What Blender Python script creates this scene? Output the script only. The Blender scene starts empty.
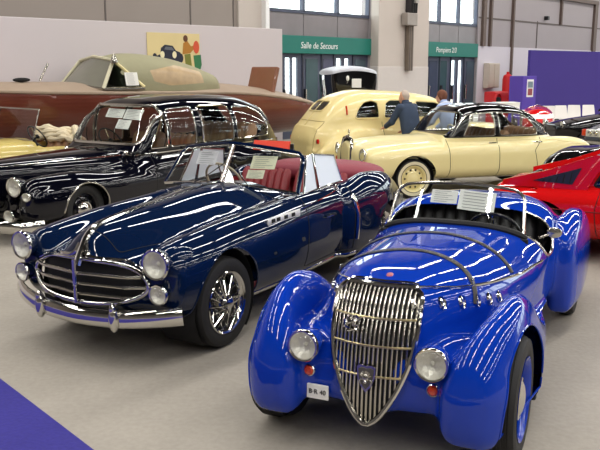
import bpy, bmesh, math, random
import numpy as np
from mathutils import Vector, Matrix

random.seed(7)
SC = bpy.context.scene
COL = SC.collection
PI = math.pi
R = math.radians

# ------------------------------------------------------------------ materials
def _new(name):
    m = bpy.data.materials.new(name)
    m.use_nodes = True
    nt = m.node_tree
    b = nt.nodes.get('Principled BSDF')
    return m, nt, b

def srgb(r, g, b):
    f = lambda c: (c / 12.92) if c <= .04045 else ((c + .055) / 1.055) ** 2.4
    return (f(r / 255), f(g / 255), f(b / 255), 1)

def mat(name, col, rough=.5, metal=0., coat=0., var=.08, scale=6., bump=0., bscale=60., spec=.5, emit=None, estr=0., coat_rough=.03):
    """principled material whose colour is modulated by a noise texture"""
    m, nt, b = _new(name)
    c = srgb(*col)
    n = nt.nodes.new('ShaderNodeTexNoise'); n.inputs['Scale'].default_value = scale
    n.inputs['Detail'].default_value = 4
    tc = nt.nodes.new('ShaderNodeTexCoord')
    nt.links.new(tc.outputs['Object'], n.inputs['Vector'])
    mx = nt.nodes.new('ShaderNodeMix'); mx.data_type = 'RGBA'
    lo = tuple(max(0, v * (1 - var)) for v in c[:3]) + (1,)
    hi = tuple(min(1, v * (1 + var)) for v in c[:3]) + (1,)
    mx.inputs['A'].default_value = lo; mx.inputs['B'].default_value = hi
    nt.links.new(n.outputs['Fac'], mx.inputs['Factor'])
    nt.links.new(mx.outputs['Result'], b.inputs['Base Color'])
    b.inputs['Roughness'].default_value = rough
    b.inputs['Metallic'].default_value = metal
    b.inputs['Specular IOR Level'].default_value = spec
    if coat:
        b.inputs['Coat Weight'].default_value = coat
        b.inputs['Coat Roughness'].default_value = coat_rough
    if bump:
        n2 = nt.nodes.new('ShaderNodeTexNoise'); n2.inputs['Scale'].default_value = bscale
        nt.links.new(tc.outputs['Object'], n2.inputs['Vector'])
        bp = nt.nodes.new('ShaderNodeBump'); bp.inputs['Strength'].default_value = bump
        bp.inputs['Distance'].default_value = .01
        nt.links.new(n2.outputs['Fac'], bp.inputs['Height'])
        nt.links.new(bp.outputs['Normal'], b.inputs['Normal'])
    if emit:
        b.inputs['Emission Color'].default_value = srgb(*emit)
        b.inputs['Emission Strength'].default_value = estr
    return m

def glass_mat(name, tint=(235, 242, 240), refl=.9, ior=1.5, alpha=.97):
    m, nt, b = _new(name)
    nt.nodes.remove(b)
    out = nt.nodes['Material Output']
    t = nt.nodes.new('ShaderNodeBsdfTransparent')
    c = srgb(*tint); t.inputs['Color'].default_value = c
    g = nt.nodes.new('ShaderNodeBsdfGlossy'); g.inputs['Roughness'].default_value = .015
    g.inputs['Color'].default_value = (refl, refl, refl, 1)
    lw = nt.nodes.new('ShaderNodeLayerWeight'); lw.inputs['Blend'].default_value = .5
    pw = nt.nodes.new('ShaderNodeMath'); pw.operation = 'POWER'; pw.inputs[1].default_value = 4.5
    nt.links.new(lw.outputs['Facing'], pw.inputs[0])
    f0 = ((ior - 1) / (ior + 1))**2
    fr = nt.nodes.new('ShaderNodeMath'); fr.operation = 'MULTIPLY_ADD'; fr.inputs[1].default_value = 1 - f0; fr.inputs[2].default_value = f0
    nt.links.new(pw.outputs[0], fr.inputs[0])
    mx = nt.nodes.new('ShaderNodeMixShader')
    nt.links.new(fr.outputs[0], mx.inputs[0])
    nt.links.new(t.outputs[0], mx.inputs[1]); nt.links.new(g.outputs[0], mx.inputs[2])
    nt.links.new(mx.outputs[0], out.inputs['Surface'])
    return m

M = {}
M['chrome'] = mat('chrome', (214, 212, 206), .08, 1., var=.03)
M['chrome_soft'] = mat('satin_chrome', (190, 186, 176), .22, 1., var=.05)
M['rubber'] = mat('tyre_rubber', (24, 23, 23), .7, var=.2, bump=.15, bscale=90)
M['dark'] = mat('dark_interior', (14, 13, 13), .8, var=.3)
M['blackplastic'] = mat('black_trim', (18, 18, 20), .35, var=.2)
M['leather_black'] = mat('black_leather', (26, 24, 24), .45, var=.25, bump=.2, bscale=40)
M['strap'] = mat('brown_black_strap_leather', (44, 38, 34), .5, var=.25, bump=.2, bscale=50)
M['paper'] = mat('white_paper', (240, 238, 230), .8, var=.02)
M['ink'] = mat('grey_print_ink', (120, 118, 120), .8, var=.05)
M['black_ink'] = mat('black_print_ink', (20, 20, 22), .7, var=.05)
M['glass'] = glass_mat('window_glass', (244, 248, 247))
M['glass_dark'] = glass_mat('tinted_window_glass', (120, 130, 130), ior=1.7)
M['lens'] = glass_mat('lamp_lens_glass', (240, 240, 235), ior=1.45)
M['reflector'] = mat('lamp_reflector', (242, 240, 234), .3, .35, var=.05, bump=.5, bscale=45)
M['amber'] = mat('amber_lens', (205, 62, 22), .15, coat=1, var=.15, scale=40)
M['redlens'] = mat('red_lens', (190, 20, 16), .15, coat=1, var=.1)
M['p_blue'] = mat('bright_blue_paint', (10, 54, 166), .5, coat=1, spec=.0, var=.02)
M['p_navy'] = mat('deep_navy_paint', (8, 25, 55), .5, coat=1, spec=.0, var=.03)
M['p_black'] = mat('black_blue_paint', (6, 7, 18), .5, coat=1, spec=.0, var=.05)
M['p_cream'] = mat('cream_yellow_paint', (232, 217, 156), .4, coat=.8, var=.02)
M['p_yellow'] = mat('ivory_yellow_paint', (232, 212, 146), .45, coat=.6, var=.03)
M['p_mustard'] = mat('pale_yellow_paint', (204, 182, 98), .4, coat=.8, var=.03)
M['p_red'] = mat('bright_red_paint', (206, 20, 22), .5, spec=0, coat=1, var=.02)
M['p_grey'] = mat('dark_grey_paint', (70, 74, 84), .35, coat=1, var=.03)
M['p_dark'] = mat('glossy_black_paint', (10, 10, 11), .5, spec=0, coat=1, var=.05)
M['red_leather'] = mat('dark_red_leather', (130, 26, 34), .45, var=.2, bump=.15, bscale=30)
M['red_cloth'] = mat('crimson_hood_cover', (132, 40, 56), .6, var=.2, bump=.2, bscale=25)
M['tan'] = mat('tan_leather', (150, 110, 74), .5, var=.2)
M['cream_wall'] = mat('whitewall_rubber', (224, 214, 180), .6, var=.05)
M['red_board'] = mat('orange_red_board', (226, 60, 28), .5, var=.04)

M['glass_glare'] = mat('side_window_painted_glare', (228, 236, 244), .25, var=.04)  # white base colour stands in for the bright reflection on the cabriolet's side glass
# ------------------------------------------------------------------ objects
def tag(o, label=None, cat=None, group=None, kind=None):
    if label: o['label'] = label
    if cat: o['category'] = cat
    if group: o['group'] = group
    if kind: o['kind'] = kind
    return o

def thing(name, label, cat, loc=(0, 0, 0), rz=0., group=None):
    o = bpy.data.objects.new(name, None)
    COL.objects.link(o)
    o.empty_display_size = .2
    o.location = loc; o.rotation_euler = (0, 0, rz)
    return tag(o, label, cat, group)

class G:
    """geometry collector: vertices, faces, material slots"""
    def __init__(s):
        s.v = []; s.f = []; s.m = []; s.mats = []; s.n = 0; s.sm = []
    def slot(s, m):
        if m not in s.mats: s.mats.append(m)
        return s.mats.index(m)
    def add(s, V, F, m, smooth=True):
        k = s.slot(m); V = [tuple(map(float, p)) for p in V]
        s.v += V
        for f in F:
            s.f.append(tuple(int(i) + s.n for i in f)); s.m.append(k); s.sm.append(smooth)
        s.n += len(V)
        return s
    def tube(s, pts, r, m, closed=False, seg=8, flat=None, up=None, caps=True):
        """round tube, or (flat=(a,b)) an elliptical strip, along a polyline; r may be a list"""
        P = [Vector(p) for p in pts]; n = len(P)
        rr = r if isinstance(r, (list, tuple)) else [r] * n
        V = []; F = []
        prev = None
        for i in range(n):
            a = P[(i - 1) % n] if (closed or i > 0) else P[i]
            b = P[(i + 1) % n] if (closed or i < n - 1) else P[i]
            t = (b - a)
            if t.length < 1e-9: t = Vector((1, 0, 0))
            t.normalize()
            if up is not None:
                u = Vector(up[i] if isinstance(up, list) else up)
                u = u - t * u.dot(t)
            elif prev is None:
                u = Vector((0, 0, 1)) if abs(t.z) < .9 else Vector((1, 0, 0))
                u = u - t * u.dot(t)
            else:
                u = prev - t * prev.dot(t)
            if u.length < 1e-6: u = t.orthogonal()
            u.normalize(); prev = u
            w = t.cross(u)
            fa, fb = (rr[i], rr[i]) if flat is None else (flat[0] * rr[i], flat[1] * rr[i])
            for k in range(seg):
                q = 2 * PI * k / seg
                V.append(P[i] + u * (math.cos(q) * fa) + w * (math.sin(q) * fb))
        rng = n if closed else n - 1
        for i in range(rng):
            j = (i + 1) % n
            for k in range(seg):
                l = (k + 1) % seg
                F.append((i * seg + k, j * seg + k, j * seg + l, i * seg + l)[::-1])
        if not closed and caps:
            F.append(tuple(range(seg))[::1]); F.append(tuple(range((n - 1) * seg, n * seg))[::-1])
        return s.add(V, F, m)
    def lathe(s, prof, m, o=(0, 0, 0), axis=(0, 0, 1), seg=32, scale=(1, 1), upv=None):
        """surface of revolution, prof = (radius, height along axis); scale squeezes the two cross axes"""
        ax = Vector(axis).normalized()
        u = Vector(upv) if upv else (Vector((0, 0, 1)) if abs(ax.z) < .9 else Vector((1, 0, 0)))
        u = (u - ax * u.dot(ax)).normalized(); w = ax.cross(u)
        O = Vector(o); V = []; F = []
        for (r, h) in prof:
            for k in range(seg):
                q = 2 * PI * k / seg
                V.append(O + ax * h + u * (r * math.cos(q) * scale[0]) + w * (r * math.sin(q) * scale[1]))
        for i in range(len(prof) - 1):
            for k in range(seg):
                l = (k + 1) % seg
                F.append((i * seg + k, i * seg + l, (i + 1) * seg + l, (i + 1) * seg + k))
        return s.add(V, F, m)
    def box(s, c, size, m, bevel=.01, rot=None, seg=2):
        bm = bmesh.new()
        bmesh.ops.create_cube(bm, size=1)
        for v in bm.verts: v.co = Vector((v.co.x * size[0], v.co.y * size[1], v.co.z * size[2]))
        if bevel:
            bmesh.ops.bevel(bm, geom=bm.edges[:] + bm.verts[:], offset=min(bevel, min(size) * .49), segments=seg, affect='EDGES', profile=.5)
        T = Matrix.Translation(Vector(c))
        if rot is not None: T = T @ (rot if isinstance(rot, Matrix) else Matrix.Rotation(rot, 4, 'Z'))
        bm.verts.index_update()
        V = [T @ v.co for v in bm.verts]; F = [[v.index for v in f.verts] for f in bm.faces]
        bm.free()
        return s.add(V, F, m, smooth=False)
    def prism(s, poly, h, m, frame=None, bevel=0):
        """polygon (in the local xy of frame) extruded by h along local z"""
        T = frame or Matrix.Identity(4)
        n = len(poly)
        V = [T @ Vector((p[0], p[1], 0)) for p in poly] + [T @ Vector((p[0], p[1], h)) for p in poly]
        F = [tuple(range(n))[::-1], tuple(range(n, 2 * n))] + [(i, (i + 1) % n, n + (i + 1) % n, n + i) for i in range(n)]
        return s.add(V, F, m, smooth=False)
    def ellipsoid(s, c, rad, m, seg=20, rings=12, rot=None):
        V = []; F = []
        T = Matrix.Translation(Vector(c)) @ (rot if rot is not None else Matrix.Identity(4))
        for i in range(rings + 1):
            th = PI * i / rings
            for k in range(seg):
                q = 2 * PI * k / seg
                V.append(T @ Vector((rad[0] * math.sin(th) * math.cos(q), rad[1] * math.sin(th) * math.sin(q), rad[2] * math.cos(th))))
        for i in range(rings):
            for k in range(seg):
                l = (k + 1) % seg
                F.append((i * seg + k, (i + 1) * seg + k, (i + 1) * seg + l, i * seg + l))
        return s.add(V, F, m)
    def grid(s, rows, m, thick=0., smooth=True):
        """sheet through rows of points, optionally thickened along its normals"""
        A = np.array(rows, float); r, c = A.shape[:2]
        V = A.reshape(-1, 3); F = [(i * c + j, i * c + j + 1, (i + 1) * c + j + 1, (i + 1) * c + j) for i in range(r - 1) for j in range(c - 1)]
        if thick:
            du = np.gradient(A, axis=1); dv = np.gradient(A, axis=0)
            N = np.cross(du, dv); N /= np.maximum(np.linalg.norm(N, axis=2, keepdims=True), 1e-9)
            B = (A - N * thick).reshape(-1, 3); k = r * c
            F2 = [tuple(i + k for i in f[::-1]) for f in F]
            ring = [j for j in range(c)] + [i * c + c - 1 for i in range(1, r)] + [(r - 1) * c + j for j in range(c - 2, -1, -1)] + [i * c for i in range(r - 2, 0, -1)]
            F3 = [(ring[(i + 1) % len(ring)], ring[i], ring[i] + k, ring[(i + 1) % len(ring)] + k) for i in range(len(ring))]
            V = np.vstack([V, B]); F = F + F2 + F3
        return s.add(V, F, m, smooth)
    def build(s, name, parent=None, label=None, loc=None, sharp=40):
        me = bpy.data.meshes.new(name)
        me.from_pydata(s.v, [], s.f)
        for m in s.mats: me.materials.append(m)
        me.polygons.foreach_set('material_index', s.m)
        me.polygons.foreach_set('use_smooth', s.sm)
        me.update()
        if any(s.sm) and sharp: me.set_sharp_from_angle(angle=R(sharp))
        o = bpy.data.objects.new(name, me); COL.objects.link(o)
        if parent is not None: o.parent = parent
        if loc is not None: o.location = loc
        if label: o['label'] = label
        return o

# ------------------------------------------------------------------ implicit-surface modelling
def smin(a, b, k):
    h = np.clip(.5 + .5 * (b - a) / k, 0, 1)
    return b * (1 - h) + a * h - k * h * (1 - h)
def smax(a, b, k): return -smin(-a, -b, k)

def spl(*pts):
    """smooth shape-preserving cubic through (x, y) points, constant outside"""
    pts = sorted(pts); X = np.array([p[0] for p in pts], float); Y = np.array([p[1] for p in pts], float)
    h = np.diff(X); d = np.diff(Y) / h
    m = np.zeros(len(X))
    for i in range(1, len(X) - 1):
        if d[i - 1] * d[i] > 0:
            w1 = 2 * h[i] + h[i - 1]; w2 = h[i] + 2 * h[i - 1]
            m[i] = (w1 + w2) / (w1 / d[i - 1] + w2 / d[i])
    if len(X) > 1: m[0] = d[0]; m[-1] = d[-1]
    def f(x):
        x = np.clip(np.asarray(x, float), X[0], X[-1])
        i = np.clip(np.searchsorted(X, x) - 1, 0, len(X) - 2)
        t = (x - X[i]) / h[i]
        return ((2 * t**3 - 3 * t**2 + 1) * Y[i] + (t**3 - 2 * t**2 + t) * h[i] * m[i] + (-2 * t**3 + 3 * t**2) * Y[i + 1] + (t**3 - t**2) * h[i] * m[i + 1])
    return f

def loft(x, y, z, x0, x1, w, zb, zm, zt, n=2.5, nb=None, cy=0., k=.1, k0=None):
    """solid along x: half width w(x), bottom zb(x), widest zm(x), top zt(x); superellipse sections; ends rounded by k"""
    g = lambda q: q(np.clip(x, x0, x1)) if callable(q) else q
    W, B, Z, T = np.maximum(g(w), .004), g(zb), g(zm), g(zt)
    nt = g(n); nb = nt if nb is None else g(nb)
    up = z > Z
    H = np.maximum(np.where(up, T - Z, Z - B), .004)
    N = np.where(up, nt, nb)
    a = np.abs(y - g(cy)) / W; b = np.abs(z - Z) / H
    f = ((a**N + b**N + 1e-12)**(1. / N) - 1) * np.minimum(W, H)
    f = smax(f, x - x1, k); f = smax(f, x0 - x, k if k0 is None else k0)
    return f

def ell(x, y, z, c, r, n=2.):
    q = (np.abs((x - c[0]) / r[0])**n + np.abs((y - c[1]) / r[1])**n + np.abs((z - c[2]) / r[2])**n + 1e-12)**(1. / n)
    return (q - 1) * min(r)

def capsule(x, y, z, a, b, ra, rb):
    a = np.array(a, float); b = np.array(b, float); d = b - a
    t = np.clip(((x - a[0]) * d[0] + (y - a[1]) * d[1] + (z - a[2]) * d[2]) / (d @ d), 0, 1)
    return np.sqrt((x - a[0] - t * d[0])**2 + (y - a[1] - t * d[1])**2 + (z - a[2] - t * d[2])**2) - (ra + (rb - ra) * t)

def grad(f, P, e=1e-3):
    x, y, z = P.T
    return np.stack([(f(x + e, y, z) - f(x - e, y, z)), (f(x, y + e, z) - f(x, y - e, z)), (f(x, y, z + e) - f(x, y, z - e))], 1) / (2 * e)

def snet(f, lo, hi, h):
    """surface nets: triangles (V, T) of f = 0, vertices pulled onto the surface"""
    ax = [np.arange(lo[i], hi[i] + h, h) for i in range(3)]
    X, Y, Z = np.meshgrid(*ax, indexing='ij')
    D = f(X, Y, Z)
    S = D < 0
    nx, ny, nz = D.shape
    c = lambda A, i, j, k: A[i:nx - 1 + i, j:ny - 1 + j, k:nz - 1 + k]
    cnt = sum(c(S, i, j, k).astype(np.int8) for i in (0, 1) for j in (0, 1) for k in (0, 1))
    act = (cnt > 0) & (cnt < 8)
    idx = np.argwhere(act)
    num = -np.ones(act.shape, np.int64); num[act] = np.arange(len(idx))
    acc = np.zeros((len(idx), 3)); n = np.zeros(len(idx))
    I = idx.T
    for a in range(3):
        for p in (0, 1):
            for q in (0, 1):
                o = [0, 0, 0]; o[(a + 1) % 3] = p; o[(a + 2) % 3] = q
                o2 = list(o); o2[a] = 1
                d0 = D[I[0] + o[0], I[1] + o[1], I[2] + o[2]]; d1 = D[I[0] + o2[0], I[1] + o2[1], I[2] + o2[2]]
                m = (d0 < 0) != (d1 < 0)
                t = np.where(m, d0 / np.where(m, d0 - d1, 1), 0)
                for b in range(3):
                    acc[:, b] += np.where(m, (o[b] if b != a else t), 0)
                n += m
    V = (idx + acc / n[:, None]) * h + np.array(lo)
    F = []
    for a in range(3):
        b, cc = (a + 1) % 3, (a + 2) % 3
        s0 = [slice(None)] * 3; s1 = [slice(None)] * 3
        s0[a] = slice(0, -1); s1[a] = slice(1, None)
        A0 = S[tuple(s0)]; A1 = S[tuple(s1)]
        E = np.argwhere(A0 != A1)
        E = E[(E[:, b] > 0) & (E[:, cc] > 0) & (E[:, b] < D.shape[b] - 1) & (E[:, cc] < D.shape[cc] - 1)]
        inn = A0[tuple(E.T)]
        q = []
        for (db, dc) in ((-1, -1), (0, -1), (0, 0), (-1, 0)):
            e = E.copy(); e[:, b] += db; e[:, cc] += dc
            q.append(num[tuple(e.T)])
        q = np.stack(q, 1)
        q[~inn] = q[~inn][:, ::-1]
        F.append(q)
    Q = np.vstack(F)
    for it in range(4):
        d = f(*V.T); g = grad(f, V); s = (g * g).sum(1)
        st = -d[:, None] * g / np.maximum(s, 1e-6)[:, None]
        L = np.linalg.norm(st, axis=1, keepdims=True)
        V = V + st * np.minimum(1, .6 * h / np.maximum(L, 1e-9))
    T = np.vstack([Q[:, [0, 1, 2]], Q[:, [0, 2, 3]]])
    return V, T

def clip(V, T, g):
    """cut the triangles along g = 0; returns (g<0 part, g>=0 part) as (V, T) pairs"""
    d = np.asarray(g(*V.T), float).copy()
    d[np.abs(d) < 1e-6] = 1e-6
    neg = d < 0
    k = neg[T].sum(1)
    A = [T[k == 3]]; B = [T[k == 0]]
    Vn = []; cache = {}
    def cutp(i, j):
        key = (i, j) if i < j else (j, i)
        if key in cache: return cache[key]
        a, b = V[key[0]].copy(), V[key[1]].copy(); da, db = d[key[0]], d[key[1]]
        for _ in range(6):
            t = min(max(da / (da - db), .02), .98); m = a + (b - a) * t
            dm = float(g(np.array([m[0]]), np.array([m[1]]), np.array([m[2]]))[0])
            if abs(dm) < 1e-5: break
            if (dm < 0) == (da < 0): a, da = m, dm
            else: b, db = m, dm
        cache[key] = len(V) + len(Vn); Vn.append(m)
        return cache[key]
    ta = []; tb = []
    for t in T[(k == 1) | (k == 2)]:
        n = neg[t]
        lone = True if n.sum() == 1 else False
        p = int(np.argmax(n == lone))
        a, b, c = int(t[p]), int(t[(p + 1) % 3]), int(t[(p + 2) % 3])
        ab, ac = cutp(a, b), cutp(a, c)
        one, two = (ta, tb) if lone else (tb, ta)
        one.append((a, ab, ac)); two.append((ab, b, c)); two.append((ab, c, ac))
    VV = np.vstack([V, np.array(Vn)]) if Vn else V
    A = np.vstack(A + ([np.array(ta)] if ta else [])).astype(int); B = np.vstack(B + ([np.array(tb)] if tb else [])).astype(int)
    return compact(VV, A), compact(VV, B)

def compact(V, T):
    u, inv = np.unique(T.ravel(), return_inverse=True)
    return V[u], inv.reshape(-1, 3)

def loops(V, T):
    """boundary loops of an open surface as ordered index lists"""
    E = {}
    for t in T:
        for i in range(3):
            a, b = int(t[i]), int(t[(i + 1) % 3])
            if (b, a) in E: del E[(b, a)]
            else: E[(a, b)] = 1
    nx = {}
    for a, b in E: nx.setdefault(a, []).append(b)
    out = []
    while nx:
        s = next(iter(nx)); L = [s]; cur = s
        while True:
            l = nx.get(cur)
            if not l: break
            b = l.pop()
            if not l: del nx[cur]
            if b == s: break
            L.append(b); cur = b
        if len(L) > 6: out.append(L)
    return out

def even(pts, step, closed=True):
    P = np.array(pts, float)
    if closed: P = np.vstack([P, P[:1]])
    d = np.r_[0, np.cumsum(np.linalg.norm(np.diff(P, axis=0), axis=1))]
    n = max(4, int(d[-1] / step))
    t = np.linspace(0, d[-1], n + 1)
    Q = np.stack([np.interp(t, d, P[:, i]) for i in range(3)], 1)
    return Q[:-1] if closed else Q

def smooth_loop(P, it=2):
    for _ in range(it): P = .5 * P + .25 * (np.roll(P, 1, 0) + np.roll(P, -1, 0))
    return P

def edge_tubes(g, V, T, r, m, step=.03, minlen=.3, it=2):
    for L in loops(V, T):
        P = V[L]
        if np.linalg.norm(np.diff(P, axis=0), axis=1).sum() < minlen: continue
        g.tube(smooth_loop(even(P, step), it), r, m, closed=True, seg=6)

def surf(name, f, VT, m, parent, label=None, off=0., thick=0.):
    """mesh object of an implicit surface piece with exact normals taken from its field"""
    V, T = VT
    if len(T) == 0: return None
    Ng = grad(f, V); Ng /= np.maximum(np.linalg.norm(Ng, axis=1, keepdims=True), 1e-9)
    V = V + Ng * off
    me = bpy.data.meshes.new(name)
    if thick:
        E = {}
        for t in T:
            for i in range(3):
                a, b = int(t[i]), int(t[(i + 1) % 3])
                if (b, a) in E: del E[(b, a)]
                else: E[(a, b)] = 1
        n = len(V)
        V2 = np.vstack([V, V - Ng * thick])
        F = T.tolist() + [(b, a, a + n, b + n) for a, b in E]
        N2 = np.vstack([Ng, Ng])
    else:
        V2, F, N2 = V, T.tolist(), Ng
    me.from_pydata(V2.tolist(), [], F)
    me.materials.append(m)
    me.polygons.foreach_set('use_smooth', [True] * len(F))
    me.update()
    me.normals_split_custom_set_from_vertices(N2.tolist())
    o = bpy.data.objects.new(name, me); COL.objects.link(o)
    o.parent = parent
    if label: o['label'] = label
    return o

def find_y(f, x, z, y1=1.1, y0=0.):
    """outermost |y| where the field crosses zero at (x, z)"""
    ys = np.linspace(y1, y0, 220); d = f(np.full(220, x), ys, np.full(220, z))
    i = np.argmax(d < 0)
    if d[i] >= 0: return None
    if i == 0: return y1
    a, b = ys[i - 1], ys[i]
    return a + (b - a) * d[i - 1] / (d[i - 1] - d[i])
def find_z(f, x, y, z1=2.2, z0=0.):
    zs = np.linspace(z1, z0, 300); d = f(np.full(300, x), np.full(300, y), zs)
    i = np.argmax(d < 0)
    if d[i] >= 0: return None
    a, b = zs[i - 1], zs[i]
    return a + (b - a) * d[i - 1] / (d[i - 1] - d[i])
def find_x(f, y, z, x1=1.5, x0=-1.):
    xs = np.linspace(x1, x0, 300); d = f(xs, np.full(300, y), np.full(300, z))
    i = np.argmax(d < 0)
    if d[i] >= 0: return None
    a, b = xs[i - 1], xs[i]
    return a + (b - a) * d[i - 1] / (d[i - 1] - d[i])

def rrect(u, v, u0, u1, v0, v1, r):
    """signed distance to a rounded rectangle, negative inside"""
    a = np.abs(u - (u0 + u1) / 2) - (u1 - u0) / 2 + r; b = np.abs(v - (v0 + v1) / 2) - (v1 - v0) / 2 + r
    return np.minimum(np.maximum(a, b), 0) + np.hypot(np.maximum(a, 0), np.maximum(b, 0)) - r

def poly_sd(u, v, pts, r=0.):
    """signed distance to a convex/concave polygon shrunk and re-rounded by r"""
    P = np.array(pts, float); u = np.asarray(u, float); v = np.asarray(v, float)
    d = np.full(u.shape, 1e9); s = np.ones(u.shape)
    n = len(P)
    for i in range(n):
        a, b = P[i], P[i - 1]
        ex, ey = b - a; wx, wy = u - a[0], v - a[1]
        t = np.clip((wx * ex + wy * ey) / (ex * ex + ey * ey), 0, 1)
        d = np.minimum(d, (wx - ex * t)**2 + (wy - ey * t)**2)
        c1 = v >= a[1]; c2 = v < b[1]; c3 = ex * wy > ey * wx
        s = np.where((c1 & c2 & c3) | (~c1 & ~c2 & ~c3), -s, s)
    return s * np.sqrt(d)

# ------------------------------------------------------------------ car parts shared by the vehicles
def wheel(parent, x, y, rad, width, style, side, yaw=0., rim_m=None, cap_m=None, rimr=None, whitewall=False):
    """tyre mesh with rim and cap as its children; side +1 faces +y"""
    s = 1 if side > 0 else -1
    R0 = rimr or rad * .66
    g = G(); w = width / 2
    g.lathe([(R0, -w * .75), (R0 + .015, -w * .92), (rad * .86, -w), (rad * .95, -w * .9), (rad * .99, -w * .62), (rad, 0), (rad * .99, w * .62), (rad * .95, w * .9), (rad * .86, w), (R0 + .015, w * .92), (R0, w * .75)], M['rubber'], axis=(0, s, 0), seg=48)
    for k in (-.45, -.15, .15, .45):
        g.lathe([(rad * 1.002, w * k - .006), (rad * .985, w * k), (rad * 1.002, w * k + .006)], M['rubber'], axis=(0, s, 0), seg=48)
    if whitewall:
        g.lathe([(rad * .88, w * 1.005), (rad * .80, w * 1.02), (R0 + .02, w * .97)], M['cream_wall'], axis=(0, s, 0), seg=48)
    t = g.build('wheel', parent, loc=(x, y, rad))
    t.rotation_euler = (0, 0, yaw)
    rm = rim_m or M['chrome_soft']; cm = cap_m or M['chrome']
    if style == 'wire':
        g = G()
        g.lathe([(R0 * .86, -w * .7), (R0 * .9, w * .35), (R0 * .93, w * .6), (R0 * 1.0, w * .75), (R0 * 1.05, w * .95), (R0 * 1.02, w * 1.02), (R0 * .96, w * .9)], M['chrome'], axis=(0, s, 0), seg=48)
        g.build('rim', t)
        g = G()
        for i in range(30):
            a = 2 * PI * i / 30; b = a + (.42 if i % 2 else -.42)
            hub_r, hy = (.055, w * .95) if i % 2 == 0 else (.07, -w * .3)
            ry = w * (.2 if i % 4 < 2 else .55)
            g.tube([(hub_r * math.cos(b), s * hy, hub_r * math.sin(b)), (R0 * .92 * math.cos(a), s * ry, R0 * .92 * math.sin(a))], .0035, M['chrome'], seg=5, caps=False)
        g.build('spokes', t)
        g = G()
        g.lathe([(.075, -w), (.07, w * .6), (.05, w * 1.0), (.045, w * 1.25), (.02, w * 1.45), (.001, w * 1.48)], M['chrome'], axis=(0, s, 0), seg=24)
        for a in (0, PI):
            g.tube([(.02 * math.cos(a), s * w * 1.35, .02 * math.sin(a)), (.085 * math.cos(a), s * w * 1.2, .085 * math.sin(a))], .012, M['chrome'], seg=6)
        g.build('hub_cap', t)
        g = G(); g.lathe([(.001, -w * .5), (R0 * .8, -w * .5), (R0 * .8, -w * .7)], M['dark'], axis=(0, s, 0), seg=24); g.build('brake_drum', t)
    else:
        g = G()
        g.lathe([(.001, w * .25), (R0 * .3, w * .25), (R0 * .55, w * .42), (R0 * .72, w * .3), (R0 * .84, w * .1), (R0 * .88, w * .5), (R0 * .97, w * .85), (R0 * 1.04, w * .97), (R0 * 1.0, w * .8), (R0 * .8, -w * .6)], rm, axis=(0, s, 0), seg=40)
        for i in range(10):
            a = 2 * PI * i / 10
            g.lathe([(.018, 0), (.016, .004), (.001, .004)], M['dark'], o=(R0 * .68 * math.cos(a), s * w * .36, R0 * .68 * math.sin(a)), axis=(0, s, 0), seg=8)
        g.build('rim', t)
        g = G()
        g.lathe([(R0 * .58, w * .35), (R0 * .57, w * .5), (R0 * .5, w * .72), (R0 * .46, w * .74), (R0 * .42, w * .72), (R0 * .3, w * .9), (R0 * .12, w * 1.0), (.001, w * 1.02)], cm, axis=(0, s, 0), seg=32)
        g.build('hub_cap', t)
    return t

def headlamp(name, parent, o, axis, r, depth, body_m=None, bezel=True, loop=None):
    """lamp bowl with chrome bezel, fluted reflector and domed lens"""
    ax = Vector(axis).normalized()
    g = G()
    g.lathe([(.001, -depth), (r * .35, -depth * .95), (r * .7, -depth * .7), (r * .93, -depth * .3), (r, 0)], body_m or M['chrome'], o=o, axis=ax, seg=32)
    g.lathe([(r, -.01), (r * 1.06, .0), (r * 1.07, .012), (r * 1.0, .022), (r * .9, .02), (r * .88, .012)], M['chrome'], o=o, axis=ax, seg=36)
    lamp = g.build(name, parent)
    g = G(); g.lathe([(r * .9, .012), (r * .75, -.12 * r), (r * .5, -.32 * r), (r * .22, -.44 * r), (.001, -.48 * r)], M['reflector'], o=o, axis=ax, seg=28)
    g.ellipsoid(Vector(o) - ax * .25 * r, (.14 * r, .14 * r, .14 * r), M['paper'], 10, 8)
    g.build('reflector', lamp)
    g = G(); g.lathe([(r * .9, .014), (r * .78, .026), (r * .5, .038), (r * .25, .043), (.001, .045)], M['lens'], o=o, axis=ax, seg=28)
    g.build('lens', lamp)
    return lamp

def seat(parent, x, y, w, m, h=.5, zb=.45, ribs=5, rake=.18, name='seat'):
    """upholstered seat: ribbed cushion and backrest"""
    g = G()
    for i in range(ribs):
        c = y + (i - (ribs - 1) / 2) * w / ribs
        g.ellipsoid((x, c, zb), (.27, w / ribs * .62, .09), m, 12, 8)
        g.tube([(x - .2, c, zb + .02), (x - .24 - rake * .5, c, zb + h * .5), (x - .24 - rake, c, zb + h * .92), (x - .27 - rake, c, zb + h)], [w / ribs * .6, w / ribs * .62, w / ribs * .6, w / ribs * .4], m, seg=10)
    g.box((x, y, zb - .1), (.52, w, .14), m, .04)
    return g.build(name, parent)

def steering_wheel(parent, c, axis, r, m):
    g = G(); ax = Vector(axis).normalized()
    u = ax.orthogonal().normalized(); u = (Vector((0, 1, 0)) - ax * ax.y).normalized(); w = ax.cross(u); C0 = Vector(c)
    g.tube([C0 + u * (r * math.cos(q)) + w * (r * math.sin(q)) for q in np.linspace(0, 2 * PI, 33)[:-1]], .012, m, closed=True, seg=6)
    for q in (.5, PI - .5, PI * 1.5):
        g.tube([C0 - ax * .02, C0 + u * (r * math.cos(q)) + w * (r * math.sin(q))], .007, M['chrome'], seg=5)
    g.tube([C0, C0 + ax * -.5], .018, M['dark'], seg=6)
    g.lathe([(.04, -.01), (.035, .015), (.001, .02)], M['dark'], o=c, axis=ax, seg=12)
    return g.build('steering_wheel', parent)

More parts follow.
